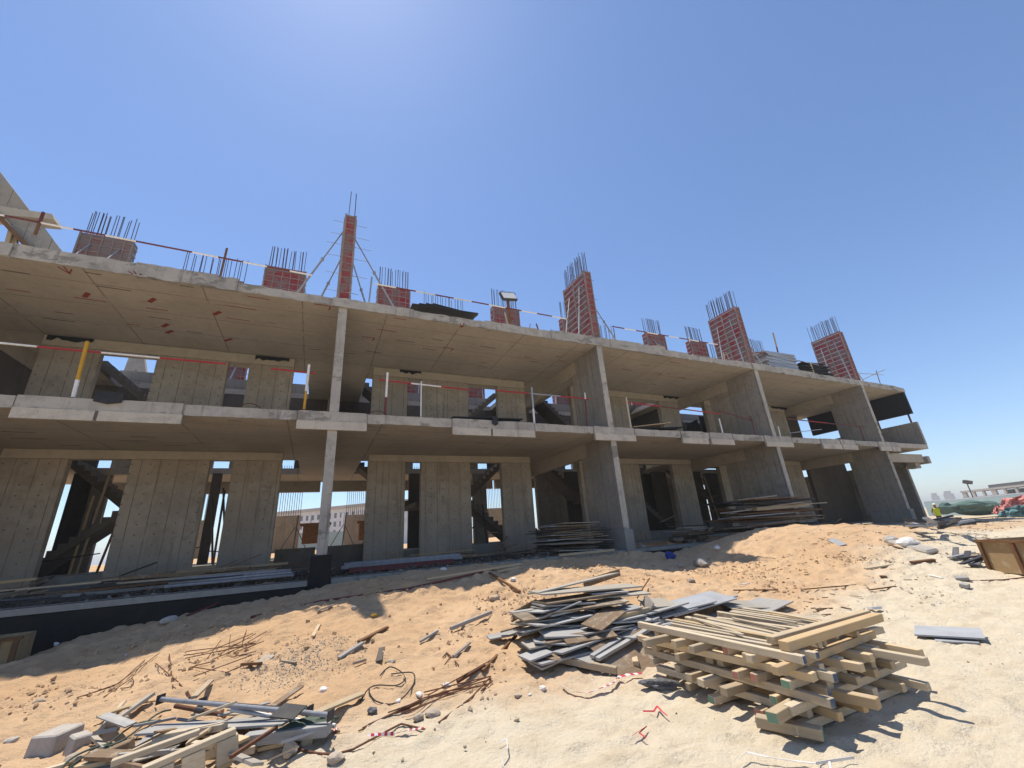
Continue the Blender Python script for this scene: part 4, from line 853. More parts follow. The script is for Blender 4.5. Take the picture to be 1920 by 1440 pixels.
# sticks, boards, bits on the orange sand
for a, b, wd, th, mat, lb in [
 (P6(585, 470), P6(635, 340), .045, .02, 'pale_timber', 'upright looking pale stick at the top of the dust patch'), (P6(780, 605), P6(960, 520), .05, .03, 'grey_ply', 'grey broken stick in line with the brown batten'), (P6(930, 515), P6(1145, 400), .06, .03, 'brown_timber', 'dark brown batten across the cement dust patch'),
 (P6(60, 655), P6(190, 680), .06, .03, 'brown_timber', 'brown strip at the left of the cement dust patch'), (P6(180, 680), P6(265, 610), .12, .012, 'grey_ply', 'small grey plate beside the brown strip'), (P6(1080, 635), P6(1105, 545), .08, .01, 'dark_concrete', 'small dark plate next to the pale brick'), (P6(890, 640), P6(985, 605), .04, .03, 'stone', 'small stick between the batten and the pale brick'),
 (P6(1620, 405), P6(1925, 285), .05, .05, 'grey_ply', 'long grey pole on the sand left of the plywood pile'), (P6(1390, 490), P6(1525, 440), .03, .03, 'grey_ply', 'short grey stick left of the long pole'), (P6(620, 275), P6(735, 230), .04, .03, 'pale_timber', 'pale stick at the shadow edge below the front column'),
 (P6(350, 650), P6(460, 660), .04, .02, 'timber', 'small brown splinter in the cement dust patch'), ((800, 1087), (977, 1058), .05, .04, 'pale_timber', 'long pale lath at the shadow edge in the middle'), ((932, 1070), (975, 1062), .05, .03, 'pale_timber', 'short lath beside the right end of the long pale one'), ((918, 1075), (975, 1112), .05, .04, 'brown_timber', 'gnarled dark stick on the sunlit slope above the plywood pile'),
 (P7a := (930, 1290), (968, 1185), .05, .05, 'brown_timber', 'dark brown pole leaning left of the plywood pile') if False else ((905, 1255), (968, 1187), .035, .035, 'brown_timber', 'dark brown pole left of the plywood pile'),
 ((1780, 1064), (1690, 1068), .05, .03, 'pale_timber', 'right part of a pale lath on the slope left of the crate') if False else ((1622, 1066), (1692, 1054), .06, .03, 'pale_timber', 'pale lath on the slope left of the crate'), ((1708, 1054), (1750, 1047), .07, .06, 'brown_timber', 'dark brown timber piece beside the pale lath'), ((1648, 1077), (1662, 1078), .1, .02, 'brown_timber', 'small brown chip below the pale lath'),
 ((1790, 1037), (1836, 1038), .05, .03, 'pale_timber', 'pale strip touching the left corner of the right crate'), ((1666, 1020), (1692, 1030), .06, .02, 'brown_timber', 'dark stick near the pale rubble sack'), ((1508, 1106), (1612, 1095), .025, .02, 'brown_timber', 'thin long brown stick on the mid slope'), ((1376, 1110), (1458, 1104), .03, .02, 'brown_timber', 'thin dark stick above the timber stack'), ((1530, 1142), (1560, 1140), .04, .02, 'brown_timber', 'short dark stick right behind the timber stack'),
 ((1790, 1082), (1816, 1084), .18, .05, 'grey_ply', 'upper grey chunk on the pale sand at the right'), ((1801, 1096), (1816, 1098), .14, .06, 'grey_ply', 'lower grey chunk on the pale sand at the right'), ((1558, 1012), (1580, 1022), .2, .02, 'galv', 'pale flat plate on the sunlit mound'), ((1630, 1140), (1648, 1138), .1, .04, 'white_scrap', 'white scrap on the slope behind the stack'), ((1618, 1150), (1626, 1152), .07, .07, 'brown_ply', 'small dark cube behind the right end of the stack'),
 ((1390, 1092), (1402, 1095), .12, .02, 'white_scrap', 'pale offcut on the sunlit slope above the stack'), ((1680, 1100), (1630, 1108), .03, .02, 'brown_timber', 'faint brown stick at mid right'), ((1740, 1075), (1768, 1084), .05, .02, 'white_scrap', 'pale splinter on the right slope'), ((960, 1160), (1005, 1143), .03, .03, 'grey_ply', 'thin pale rod left of the brown edge boards') if False else ((870, 1400), (874, 1398), .02, .02, 'stone', 'tiny chip on the pale sand near the bottom')]:
    plank(a, b, wd, th, mat, 'stick', lb, 'stick', th*.5+.015, None, RN.uniform(-.2, .2), None, .002)
kstone(P6(1115, 655), P6(1205, 645), .07, .09, 'pale brick standing beside the looped hose', 'timber')
tag(bpy.data.objects[COL.objects[-1].name], 'pale tan brick beside the looped hose', 'brick')
COL.objects[-1].name = 'brick'
curve([P6(*p) for p in [(940, 940), (1000, 860), (1070, 815), (1200, 830), (1260, 820), (1280, 760), (1240, 710), (1160, 690), (1090, 740)]], .0065, 'hose', 'hose', 'inner loop of dark hose on the orange sand', 'hose')
curve([P6(*p) for p in [(1170, 755), (1330, 730), (1345, 790), (1280, 890), (1180, 945), (1060, 940), (1010, 900), (1010, 860)]], .0065, 'hose', 'hose', 'outer loop of dark hose on the orange sand', 'hose')
rod([P6(1670, 760), P6(1875, 675)], .022, 'rust', 'rusty_pipe', 'short rusty pipe at the right end of the bar bundle', 'pipe', .03)
rod([P6(1640, 600), P6(1765, 525)], .02, 'grey_ply', 'pole', 'short grey rod tied with white, right of the long pole end', 'rod', .03)
rod([P6(1545, 685), P6(1620, 600), P6(1590, 580), P6(1560, 600)], .008, 'rust', 'hooked_bar', 'small hooked bar beside the short tied rod', 'rebar')
rod([P6(1620, 600), P6(1680, 660)], .008, 'rust', 'rebar', 'small bar crossing the hooked bar', 'rebar')
rod([(470, 1157), (602, 1125), (765, 1102), (925, 1068)], .022, 'darkred', 'rusty_pipe', 'long dark red pipe along the shaded sand below the front column', 'pipe', .02)
rod([(350, 1152), (440, 1118), (525, 1103)], .02, 'darkred', 'rusty_pipe', 'shorter dark red pipe at the foot of the black foundation', 'pipe', .02)
rod([(1740, 980), (1885, 1027)], .03, 'darkred', 'rusty_pipe', 'dark bar lying on the orange sand left of the crate', 'pipe', .03)
rod([(1815, 1088), (1880, 1086), (1925, 1081)], .01, 'darkred', 'cable', 'thin dark red cable on the pale sand below the crate', 'cable', .015)
rod([(1195, 1120), (1205, 1100), (1218, 1085)], .012, 'rust', 'rebar', 'bent bar sticking up behind the plywood pile', 'rebar', .12)
# tape
def tape(pts, label, mat='barrier_tape', wd=.05, h=.03):
    ps = [Gh(x, y, h+RN.uniform(0, .02)) for x, y in pts]; mb = MB()
    for i in range(len(ps)-1): mb.bar(ps[i], ps[i+1], wd*RN.uniform(.5, .95), .003, 0, Vector((RN.uniform(-1, 1), RN.uniform(-1, 1), 1)))
    o = mb.build('barrier_tape', [mat]); recentre(o); return tag(o, label, 'tape')
tape([(1053, 1280), (1075, 1289), (1100, 1291), (1130, 1288), (1150, 1278), (1158, 1266), (1180, 1264), (1202, 1258)], 'long red and white tape on the sand before the plywood pile')
tape([(1228, 1246), (1240, 1245), (1258, 1250)], 'short red tape scrap right of the long tape', 'tape_red', .025)
tape([(1205, 1330), (1225, 1327), (1232, 1322), (1240, 1330), (1250, 1337)], 'red tape scrap on the pale sand, upper of two', 'tape_red', .016)
tape([(1185, 1375), (1200, 1366), (1212, 1360), (1198, 1370), (1210, 1380)], 'red tape scrap on the pale sand, lower of two', 'tape_red', .018)
tape([(690, 1378), (715, 1383), (740, 1377), (765, 1372), (795, 1365)], 'faded pink tape half buried at the bottom middle', 'barrier_tape', .03, .01)
tape([(618, 1372), (635, 1368), (655, 1365)], 'crumpled red and white tape right of the scrap heap', 'barrier_tape', .05)
tape([(1385, 1420), (1400, 1412), (1440, 1418), (1490, 1425), (1530, 1432), (1600, 1415)], 'white cord lying in front of the timber stack', 'white_scrap', .018)
tape([(1555, 1428), (1558, 1442)], 'white scrap at the bottom edge below the stack', 'white_scrap', .02)
tape([(935, 1392), (950, 1386), (952, 1402), (940, 1420), (945, 1438)], 'white string tangle at the bottom edge middle', 'white_scrap', .012)
o = MB().lump((0, 0, 0), .09, (1.6, .8, .5), 0, 9, 3, .9).build('rag', ['grey_rag']); o.location = Gh(1233, 1284, .03); o.rotation_euler.z = -.7; tag(o, 'grey crumpled rag on the pale sand between plywood pile and stack', 'rag')
# stones
for i, (px, py, r, mat, lb) in enumerate([(317, 1165, .12, 'block', 'flat pale stone at the foot of the black foundation'), (110, 1206, .07, 'white_scrap', 'white scrap at the foot of the black foundation, left'), (829, 1058, .1, 'white_scrap', 'white rubble lump behind the long pale lath'), (832, 1068, .08, 'white_scrap', 'second white lump just below the first behind the lath'), (1312, 1055, .22, 'block', 'large pale boulder at the shadow edge on the mound'), (1273, 1060, .09, 'stone', 'small pale stone left of the boulder'), (1296, 1092, .08, 'stone', 'tan stone on the sunlit slope below the boulder'), (928, 1121, .1, 'stone', 'pale stone left of the plywood pile top'), (962, 1085, .07, 'white_scrap', 'white pebble on the slope above the plywood pile'), (925, 1050, .06, 'white_scrap', 'white pebble in the shade by the plywood stack'), (838, 1275, .05, 'white_scrap', 'white lump on the bar bundle'), (786, 1298, .04, 'white_scrap', 'small white lump left of the bar bundle'), (812, 1335, .06, 'stone', 'brown triangular stone below the bar bundle'), (785, 1343, .05, 'stone', 'pale stone below the bar bundle'), (607, 1291, .05, 'white_scrap', 'white scrap above the props'), (664, 1142, .05, 'block', 'grey pebble at the shadow edge below the column'), (701, 1150, .05, 'yellowpaint', 'yellowish wad at the shadow edge below the column'), (1017, 1287, .04, 'white_scrap', 'white pebble before the plywood pile'), (971, 1300, .035, 'stone', 'small red brown stone left of the tape'), (628, 1427, .06, 'stone', 'tan stone at the bottom edge'), (747, 1316, .03, 'white_scrap', 'white chip below the hose loops'), (698, 1332, .05, 'grey_rag', 'grey wad below the hose loops'), (75, 1310, .05, 'stone', 'dark flat stone on the far left slope'), (20, 1390, .05, 'block', 'grey stone left of the longest kerb stone'), (1703, 1020, .2, 'white_scrap', 'white lump at the head of the pale rubble strip'), (1670, 1012, .18, 'block', 'pale rubble lump on the mound'), (1345, 1030, .1, 'white_scrap', 'white stone in the shade of the mound')]):
    rock(px, py, r, mat, lb, 'stone', (1.1, .85, .6), i)
plank((1668, 1012), (1750, 1034), .35, .12, 'block', 'rubble_strip', 'long pale strip of rubble on the sunlit mound', 'rubble', .05, .04, .1, None, .04)
o = MB().lump((0, 0, 0), .16, (1, .9, .8), 0, 2, 2, .5).build('plastic_bag', ['blue_plastic']); o.location = Gh(1257, 1042, .08); tag(o, 'blue plastic bag in the shaded hollow beside the foundation', 'bag')
# small scattered matter
def scatter(name, mat, n, region, sz, kind, seed, dens=None):
    r = random.Random(seed); mb = MB(); k = 0
    while k < n:
        x, y = r.uniform(region[0], region[1]), r.uniform(region[2], region[3])
        if dens and r.random() > dens(x, y): continue
        z = hz(x, y); s = sz[0]*(sz[1]/sz[0])**r.random(); k += 1
        if kind == 'peb':
            m = Matrix.Rotation(r.uniform(0, 6.3), 3, Vector((r.random()-.5, r.random()-.5, r.random())))
            vs = [m@Vector((a*s*r.uniform(.6, 1.1), b*s*r.uniform(.6, 1.1), c*s*r.uniform(.5, .9)))+Vector((x, y, z+s*.2)) for a, b, c in ((1, 0, 0), (0, 1, 0), (-1, 0, 0), (0, -1, 0), (0, 0, 1), (0, 0, -1))]
            mb.add(vs, [(0, 1, 4), (1, 2, 4), (2, 3, 4), (3, 0, 4), (1, 0, 5), (2, 1, 5), (3, 2, 5), (0, 3, 5)])
        else:
            a = r.uniform(0, 6.3); d = Vector((math.cos(a), math.sin(a), r.uniform(-.15, .15)))*s; c = Vector((x, y, z+.012)); mb.bar(c-d, c+d, s*r.uniform(.1, .3), .012)
    o = mb.build(name, [mat]); o['kind'] = 'stuff'; return o
def dn(x, y):
    v = mnoise.noise(Vector((x*.6, y*.6, 3)))
    return max(.03, min(1, v*2.4))*(1 if y > -7 else .2)
scatter('gravel', 'pebble', 2100, (-3.2, 12, -10.6, -2.2), (.004, .017), 'peb', 1, dn)
scatter('gravel', 'stone', 700, (-3.2, 16, -10.6, -1.2), (.005, .022), 'peb', 2, dn)
scatter('dirt_clods', 'sand', 2200, (-3.2, 12, -8, -1.5), (.01, .05), 'peb', 8, dn)
scatter('gravel', 'white_scrap', 130, (-3, 18, -10.4, -2), (.007, .028), 'peb', 3)
scatter('wood_chips', 'brown_timber', 240, (-2, 22, -7.5, -2), (.015, .07), 'chip', 4, lambda x, y: max(.03, mnoise.noise(Vector((x*.5, y*.5, 9)))*2.2)*(1 if x > 6 else .3))
scatter('wood_chips', 'pale_timber', 90, (4, 22, -8, -2), (.02, .09), 'chip', 5)
scatter('gravel', 'stone', 600, (12, 34, -9.5, -1.2), (.015, .06), 'peb', 6)
def dpatch(cx, cy, rr): return lambda x, y: max(0, 1-math.hypot(x-cx, (y-cy)*1.2)/rr)
pc = Gh(570, 1235)
scatter('cement_dust', 'kerb', 2200, (pc.x-1.0, pc.x+1.0, pc.y-.8, pc.y+.8), (.004, .013), 'peb', 7, dpatch(pc.x, pc.y, .95))
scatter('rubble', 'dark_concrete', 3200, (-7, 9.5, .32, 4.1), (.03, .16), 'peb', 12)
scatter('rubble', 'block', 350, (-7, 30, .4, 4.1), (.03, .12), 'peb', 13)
# --- stored material under the front of the building
def shade_board(a, b, Y, z, wd, th, mat, name, label, cat, grp=None, dz=0, yaw=0):
    p, q = onY(a[0], a[1], Y), onY(b[0], b[1], Y+yaw)
    p.z = z; q.z = z+dz
    o = MB().box((-(q-p).length/2, -wd/2, -th/2), ((q-p).length/2, wd/2, th/2)).build(name, [mat], None, .003); x = (q-p).normalized(); y = Vector((0, 0, 1)).cross(x).normalized()
    o.matrix_world = Matrix.Translation((p+q)/2)@Matrix((x, y, x.cross(y))).transposed().to_4x4(); return tag(o, label, cat, grp)
def zat(px, py, Y): return onY(px, py, Y).z
for i in range(5):
    Y = 1.2+.22*i
    shade_board((640+6*i, 1055-3*i), (866-4*i, 1040-3*i), Y, -.52+.06*(i % 2), .11, .09, 'greypipe', 'duct', 'grey duct in the bundle on the ground right of the front column', 'duct', 'grey ducts right of the front column')
for i in range(3): shade_board((655, 1060), (850, 1050), .75+.1*i, -.62+.03*i, .08, .06, 'darkred', 'steel_beam', 'dark red steel section in front of the grey ducts', 'steel section', 'dark red sections before the grey ducts')
for i in range(6):
    p, q = onY(310+8*i, 1090-4*i, .5+.1*i), onY(552-3*i, 1066-4*i, .5+.1*i); p.z = q.z = -.56+.055*(i % 3)
    o = MB().tube([p, q], .032, 8).build('scaffold_tube', ['galv' if i % 2 else 'greypipe']); recentre(o); tag(o, 'grey tube in the pile behind the black foundation left of the column', 'tube', 'grey tubes behind the foundation')
for i, (a, b, Y, z) in enumerate([((222, 1088), (520, 1050), 1.5, -.45), ((225, 1080), (470, 1058), 1.8, -.36), ((330, 1075), (540, 1058), 2.1, -.33), ((120, 1100), (330, 1080), 1.3, -.6), ((0, 1080), (75, 1070), 3.2, -.25), ((180, 1068), (420, 1045), 2.6, -.34)]):
    shade_board(a, b, Y, z, .14, .06, ['timber', 'brown_ply', 'timber', 'grey_ply', 'timber', 'brown_ply'][i], 'plank', ['long tan plank on top of the left pile behind the foundation', 'tan plank just behind the longest one, left bay', 'short tan plank near the column, left bay', 'dark plank low on the rubble, left bay', 'orange plank at the left frame edge', 'rear plank at the foot of the widest lower pier'][i], 'plank', None, .02)
for i in range(40):
    a = R2.uniform(-6.8, -1.5) if i < 28 else R2.uniform(.6, 6); L = R2.uniform(.8, 2.8); y = R2.uniform(.5, 4.0)
    p = Vector((a, y, -.62+R2.uniform(0, .25))); q = p+Vector((L, R2.uniform(-.3, .3), R2.uniform(-.06, .1)))
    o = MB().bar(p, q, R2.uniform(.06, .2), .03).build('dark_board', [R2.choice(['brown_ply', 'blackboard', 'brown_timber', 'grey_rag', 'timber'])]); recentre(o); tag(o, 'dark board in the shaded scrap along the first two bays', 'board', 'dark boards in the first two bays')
def stack(cx, cy, z0, n, L, W, mats, name, label, cat, grp, seed, th=.022, jit=.12, gap=.02, yaw=0):
    r = random.Random(seed)
    for k in range(n):
        o = MB().box((-L/2, -W/2, 0), (L/2, W/2, th)).build(name, [r.choice(mats)])
        o.location = (cx+r.uniform(-jit, jit), cy+r.uniform(-jit, jit), z0+k*(th+gap)); o.rotation_euler = (r.gauss(0, .02), r.gauss(0, .025), yaw+r.gauss(0, .11)); o.scale = (r.uniform(.55, 1.05), r.uniform(.4, 1.05), r.uniform(.7, 1.2)); tag(o, label, cat, grp)
stack(8.1, 1.0, -.70, 27, 2.5, 1.5, ['grey_ply', 'brown_ply', 'grey_ply', 'blackboard'], 'plywood_sheet', 'dark plywood sheet in the stack left of the second fin wall', 'plywood', 'plywood stacked left of the second fin wall', 5, .02, .16, .016)
shade_board((1047, 1028), (1150, 1024), -.05, -.66, .1, .07, 'timber', 'plank', 'tan plank at the foot of the plywood stack', 'plank')
xs_ = (onY(1352, 985, -.7).x, onY(1520, 985, -.7).x)
stack((xs_[0]+xs_[1])/2, -.75, -.62, 22, (xs_[1]-xs_[0])*.95, 1.1, ['brown_ply', 'brown_ply', 'timber', 'brown_timber', 'grey_ply', 'blackboard'], 'plank', 'plank in the broad timber stack on the mound in the third bay', 'plank', 'planks stacked in the third bay', 6, .05, .35, .014)
shade_board((1420, 972), (1520, 962), -1.1, .33, .16, .12, 'timber', 'plank', 'thick ochre plank on top of the broad timber stack', 'plank', None, .05)
shade_board((1430, 950), (1545, 938), -.7, .42, .2, .04, 'timber', 'plank', 'long thin plank overhanging right on the broad timber stack', 'plank', None, .03)
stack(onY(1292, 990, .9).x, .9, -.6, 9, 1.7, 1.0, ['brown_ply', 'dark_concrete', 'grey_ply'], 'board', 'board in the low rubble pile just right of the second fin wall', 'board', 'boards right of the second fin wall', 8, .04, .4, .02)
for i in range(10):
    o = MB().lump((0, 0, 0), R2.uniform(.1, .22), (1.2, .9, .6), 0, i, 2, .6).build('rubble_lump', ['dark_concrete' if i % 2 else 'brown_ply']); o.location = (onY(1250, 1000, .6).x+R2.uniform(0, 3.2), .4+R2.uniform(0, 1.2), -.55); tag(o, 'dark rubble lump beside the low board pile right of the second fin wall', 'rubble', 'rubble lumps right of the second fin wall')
for i in range(14):
    p = Vector((R2.uniform(17.5, 22), R2.uniform(.3, 2.2), -.5+R2.uniform(0, .3))); q = p+Vector((R2.uniform(-1.6, 1.6), R2.uniform(-.3, .3), R2.uniform(-.1, .2)))
    o = MB().bar(p, q, .09, .035).build('dark_board', ['grey_ply' if i % 3 else 'brown_ply']); recentre(o); tag(o, 'dark board in the scrap between the third fin wall and the end', 'board', 'dark boards right of the third fin wall')
for i in range(9):
    x = 8.2+.13*i; o = MB().lump((0, 0, 0), .1, (1, 1, 1.5), 0, i, 2, .4).build('sack', ['stone' if i % 3 == 0 else 'dark_concrete']); o.location = (x, 5.0, FL+.35); tag(o, 'dark sack standing behind the plywood stack', 'sack', 'sacks behind the plywood stack')
for i in range(22):
    x = R2.choice([R2.uniform(-6.7, -5.2), R2.uniform(-3.2, -2.7), R2.uniform(5.8, 7.1), R2.uniform(11, 17), R2.uniform(20, 27)]); y = R2.uniform(5.3, 8.2); ln = R2.uniform(-.9, .9) if i % 3 else 0
    o = MB().tube([(x, y, FL), (x+ln, y+R2.uniform(-.2, .4), FL+R2.uniform(1.6, 3.3))], .035, 6).build('shoring_pole', [R2.choice(['dark_metal', 'rust', 'brown_timber', 'timber'])]); recentre(o); tag(o, 'pole leaning in the dim ground floor behind the wall piers', 'pole', 'poles inside the ground floor')
for i in range(26):
    x = R2.choice([R2.uniform(-7.8, -4.5), R2.uniform(-3.2, -2.4), R2.uniform(5.4, 7.4), R2.uniform(10.5, 18), R2.uniform(20, 28)]); y = R2.uniform(4.95, 6.0) if i % 2 else R2.uniform(2.8, 4.2); z0 = .1 if y > 4.8 else -.6
    o = MB().bar((x, y, z0+R2.uniform(0, .1)), (x+R2.uniform(.4, 1.5), y+R2.uniform(-.2, .2), z0+R2.uniform(0, .6)), .12, .03).build('dark_board', [R2.choice(['brown_ply', 'blackboard', 'timber'])]); recentre(o); tag(o, 'board thrown among the debris at the foot of the lower wall piers', 'board', 'boards at the lower pier feet')
for i in range(16):
    x = P[1]+1+R2.uniform(0, 31); L = R2.uniform(.25, .8); q = Vector((x, R2.uniform(.1, .6), ZR1+.05))
    o = MB().bar(q, q+Vector((R2.uniform(-.12, .12), R2.uniform(-.1, .1), L)), .035 if i % 2 else .02, .05 if i % 2 else .02).build('stub_post', [R2.choice(['brown_timber', 'galv', 'rust', 'pale_timber'])]); recentre(o); tag(o, 'short stub left standing along the roof edge', 'stub', 'short stubs along the roof edge')
# upper floor clutter
for a, b, lb, mat in [((1180, 803), (1250, 795), 'pale board lying on the first floor right of the second fin wall', 'timber'), ((1195, 806), (1275, 803), 'dark board below the pale one on the first floor', 'blackboard'), ((845, 785), (975, 789), 'dark board along the first floor edge, second bay', 'blackboard'), ((1480, 812), (1540, 805), 'pole lying on the first floor in the fourth bay', 'galv')]:
    p, q = onY(*a, .4), onY(*b, .4); p.z = max(p.z, ZM1+.05); q.z = max(q.z, ZM1+.06); o = MB().bar(p, q, .5 if 'board' in lb else .06, .025).build('board' if 'board' in lb else 'pole', [mat]); recentre(o); tag(o, lb, 'board' if 'board' in lb else 'pole')
o = MB().lump((0, 0, 0), .45, (1.3, .5, .55), 0, 3, 3, .4).build('tarpaulin', ['blackboard']); o.location = (6.2, 3.6, ZM1+.2); tag(o, 'dark tarpaulin heap on the first floor behind the second bay rail', 'tarpaulin')
for (px, py, w0, h0, nm) in [(928, 789, .2, .3, 'pointed black flap hanging over the slab edge in the second bay'), (204, 746, .5, .28, 'dark flap hanging over the slab edge by the yellow post')]:
    c = onY(px, py, -.1); o = MB().prism([c+Vector((-w0/2, 0, h0/2)), c+Vector((w0/2, 0, h0/2)), c+Vector((w0/2, 0, -h0*.35)), c+Vector((0, 0, -h0*.55)), c+Vector((-w0/2, 0, -h0*.35))], (0, -.015, 0)).build('rubber_flap', ['blackboard']); recentre(o); tag(o, nm, 'flap')
o = MB().tube([(-.28+0*k, 0, 0) if False else Vector((-.28*math.cos(k*math.pi/8), 0, .22*math.sin(k*math.pi/8))) for k in range(9)], .012).build('rebar_loop', ['rust']); l0 = o
l0.location = onY(468, 765, .3); l0.location.z = ZM1; tag(l0, 'small bent bar loop on the first floor edge left of the front column', 'rebar')
l1 = l0.copy(); COL.objects.link(l1); l1.location = onY(708, 778, .3); l1.location.z = ZM1; l1['label'] = 'small bent bar loop on the first floor edge right of the front column'
# --- crates
def crate(p, ux, uy, L, W, H, label, mat='crate_ply'):
    t = thing('wooden_crate', label, 'crate', p); ux = Vector(ux).normalized(); uy = Vector((-ux.y, ux.x, 0))*(1 if uy else 1); Z = Vector((0, 0, 1)); m = Matrix((ux, uy, Z)).transposed()
    p = Vector(p); c = p+ux*L/2+uy*W/2
    for nme, off, dm in (('front_panel', uy*(-W/2), (L, .02, H)), ('rear_panel', uy*(W/2), (L, .02, H)), ('side_panel', ux*(-L/2+.012), (.02, W-.024, H)), ('side_panel', ux*(L/2-.012), (.02, W-.024, H))):
        part(MB().obox(c+off+Z*H/2, dm, m), nme, [mat], t)
    part(MB().obox(c+Z*.05, (L-.06, W-.06, .02), m), 'floor_panel', [mat], t)
    n = 3
    for k in range(n+1):
        part(MB().obox(p+ux*(.04+(L-.08)*k/n)+uy*-.035+Z*H/2, (.07, .045, H-.02), m), 'batten', ['brown_timber'], t)
    part(MB().obox(p+ux*L/2+uy*-.037+Z*(H-.02), (L+.06, .05, .05), m), 'top_rail', ['brown_timber'], t)
    return t
p0 = Gh(1856, 1066); p1 = Gh(1925, 1082); d = (p1-p0); d.z = 0; p0.z -= .05
crate(p0, d, 1, 2.2, 1.2, .62, 'open wooden box with dark battens at the right frame edge')
pa = onY(-6, 1262, -1.2); 
tt = crate((-5.1, -1.25, -1.6), (.99, .1, 0), 1, .75, .6, .55, 'wooden box with torn top at the left frame edge below the foundation')
for i in range(8):
    p = Gh(1800+R2.uniform(0, 50), 1050+R2.uniform(-8, 12), .05); o = MB().bar(p-Vector((R2.uniform(.1, .4), R2.uniform(-.2, .2), 0)), p+Vector((R2.uniform(.1, .4), R2.uniform(-.2, .2), R2.uniform(0, .15))), .1, .03).build('metal_scrap', [R2.choice(['galv', 'grey_rag', 'dark_metal'])]); recentre(o); tag(o, 'piece of grey metal scrap heaped left of the right crate', 'scrap', 'metal scrap by the right crate')
# --- right background: worker, rubble, fence, nets, lamp, far structure
def person(loc, yaw):
    t = thing('person', 'worker in a yellow vest and pale helmet walking past the far end of the building', 'person', loc)
    bm = bmesh.new(); sk = bm.verts.layers.skin.verify() if hasattr(bm.verts.layers, 'skin') else None
    J = {'pel': (0, 0, .95, .15), 'ab': (0, 0, 1.12, .14), 'ch': (0, .02, 1.32, .17), 'nk': (0, .03, 1.48, .06), 'hd': (0, .04, 1.62, .10), 'hd2': (0, .05, 1.70, .085),
         'lh': (.1, 0, .9, .09), 'lk': (.12, .16, .5, .065), 'la': (.12, .1, .09, .045), 'lt': (.13, .24, .04, .04), 'rh': (-.1, 0, .9, .09), 'rk': (-.12, .02, .5, .065), 'ra': (-.12, -.2, .1, .045), 'rt': (-.13, -.06, .04, .04),
         'ls': (.2, .02, 1.4, .07), 'le': (.27, -.08, 1.13, .05), 'lw': (.28, .08, .92, .035), 'lf': (.28, .14, .86, .035), 'rs': (-.2, .02, 1.4, .07), 're': (-.27, .06, 1.13, .05), 'rw': (-.25, .26, 1.0, .035), 'rf': (-.24, .33, .97, .035)}
    E_ = [('pel', 'ab'), ('ab', 'ch'), ('ch', 'nk'), ('nk', 'hd'), ('hd', 'hd2'), ('pel', 'lh'), ('lh', 'lk'), ('lk', 'la'), ('la', 'lt'), ('pel', 'rh'), ('rh', 'rk'), ('rk', 'ra'), ('ra', 'rt'), ('ch', 'ls'), ('ls', 'le'), ('le', 'lw'), ('lw', 'lf'), ('ch', 'rs'), ('rs', 're'), ('re', 'rw'), ('rw', 'rf')]
    me = bpy.data.meshes.new('body'); ks = list(J); me.from_pydata([J[k][:3] for k in ks], [(ks.index(a), ks.index(b)) for a, b in E_], []); bm.free()
    o = bpy.data.objects.new('body', me); COL.objects.link(o); o.parent = t
    sm = o.modifiers.new('skin', 'SKIN'); 
    for i, k in enumerate(ks):
        me.skin_vertices[0].data[i].radius = (J[k][3],)*2; me.skin_vertices[0].data[i].use_root = (k == 'pel')
    o.modifiers.new('sub', 'SUBSURF').levels = 2; o.modifiers['sub'].render_levels = 2
    dg = bpy.context.evaluated_depsgraph_get(); m2 = bpy.data.meshes.new_from_object(o.evaluated_get(dg)); o.modifiers.clear(); o.data = m2
    m2.materials.clear()
    for mm in ('skin', 'dark_cloth', 'vest'): m2.materials.append(M[mm])
    for p in m2.polygons:
        c = p.center; p.material_index = 1 if c.z < .93 and abs(c.x) < .22 else 0; p.use_smooth = True
    v = MB().add(*_vest()).build('vest', ['vest'], None); v.parent = t
    h = MB(); n = 12; vs = []; fs = []
    for j in range(5):
        a = j/4*math.pi/2; rr = .125*math.cos(a)+.002; zz = 1.68+.13*math.sin(a)
        vs += [(rr*math.cos(2*math.pi*k/n), .05+rr*1.1*math.sin(2*math.pi*k/n), zz) for k in range(n)]
    for j in range(4):
        for k in range(n): fs.append((j*n+k, j*n+(k+1) % n, (j+1)*n+(k+1) % n, (j+1)*n+k))
    fs.append(tuple(range(n-1, -1, -1)))
    h.add(vs, fs).lump((0, .05, 1.68), .15, (1, 1.15, .1), 0, 0, 2, 0); hh = h.build('helmet', ['helmet'], None, 0, True); hh.parent = t
    t.rotation_euler.z = yaw; return t
def _vest():
    n = 12; vs = []; fs = []; pr = [(.86, .17, .13), (1.0, .185, .145), (1.2, .205, .15), (1.36, .235, .15), (1.46, .15, .11)]
    for z, a, b in pr: vs += [(a*math.cos(2*math.pi*k/n), .015+b*math.sin(2*math.pi*k/n), z) for k in range(n)]
    for j in range(len(pr)-1):
        for k in range(n): fs.append((j*n+k, j*n+(k+1) % n, (j+1)*n+(k+1) % n, (j+1)*n+k))
    return vs, fs
wp = at_dist(1752, 949, 47); person((wp.x, wp.y, wp.z-1.58), 2.4)
for i in range(34):
    p = Gh(1728+R2.uniform(0, 80), 979+R2.uniform(-3, 10), .06+R2.uniform(0, .3)); a = 0
    o = MB().bar(p, p+Vector((R2.uniform(-.9, .9), R2.uniform(-.7, .7), R2.uniform(-.08, .16))), .12, .05).build('dark_board', [R2.choice(['dark_metal', 'brown_ply', 'grey_rag', 'galv'])]); recentre(o); tag(o, 'dark scrap piece in the heap at the far corner of the building', 'scrap', 'scrap heap at the far corner')
XF = 72.0
fpx = [(1733, 941), (1780, 938.5), (1830, 934.5), (1885, 929.5), (1960, 922)]
ft = [at_dist(x, y, 78-k*5.5) for k, (x, y) in enumerate(fpx)]
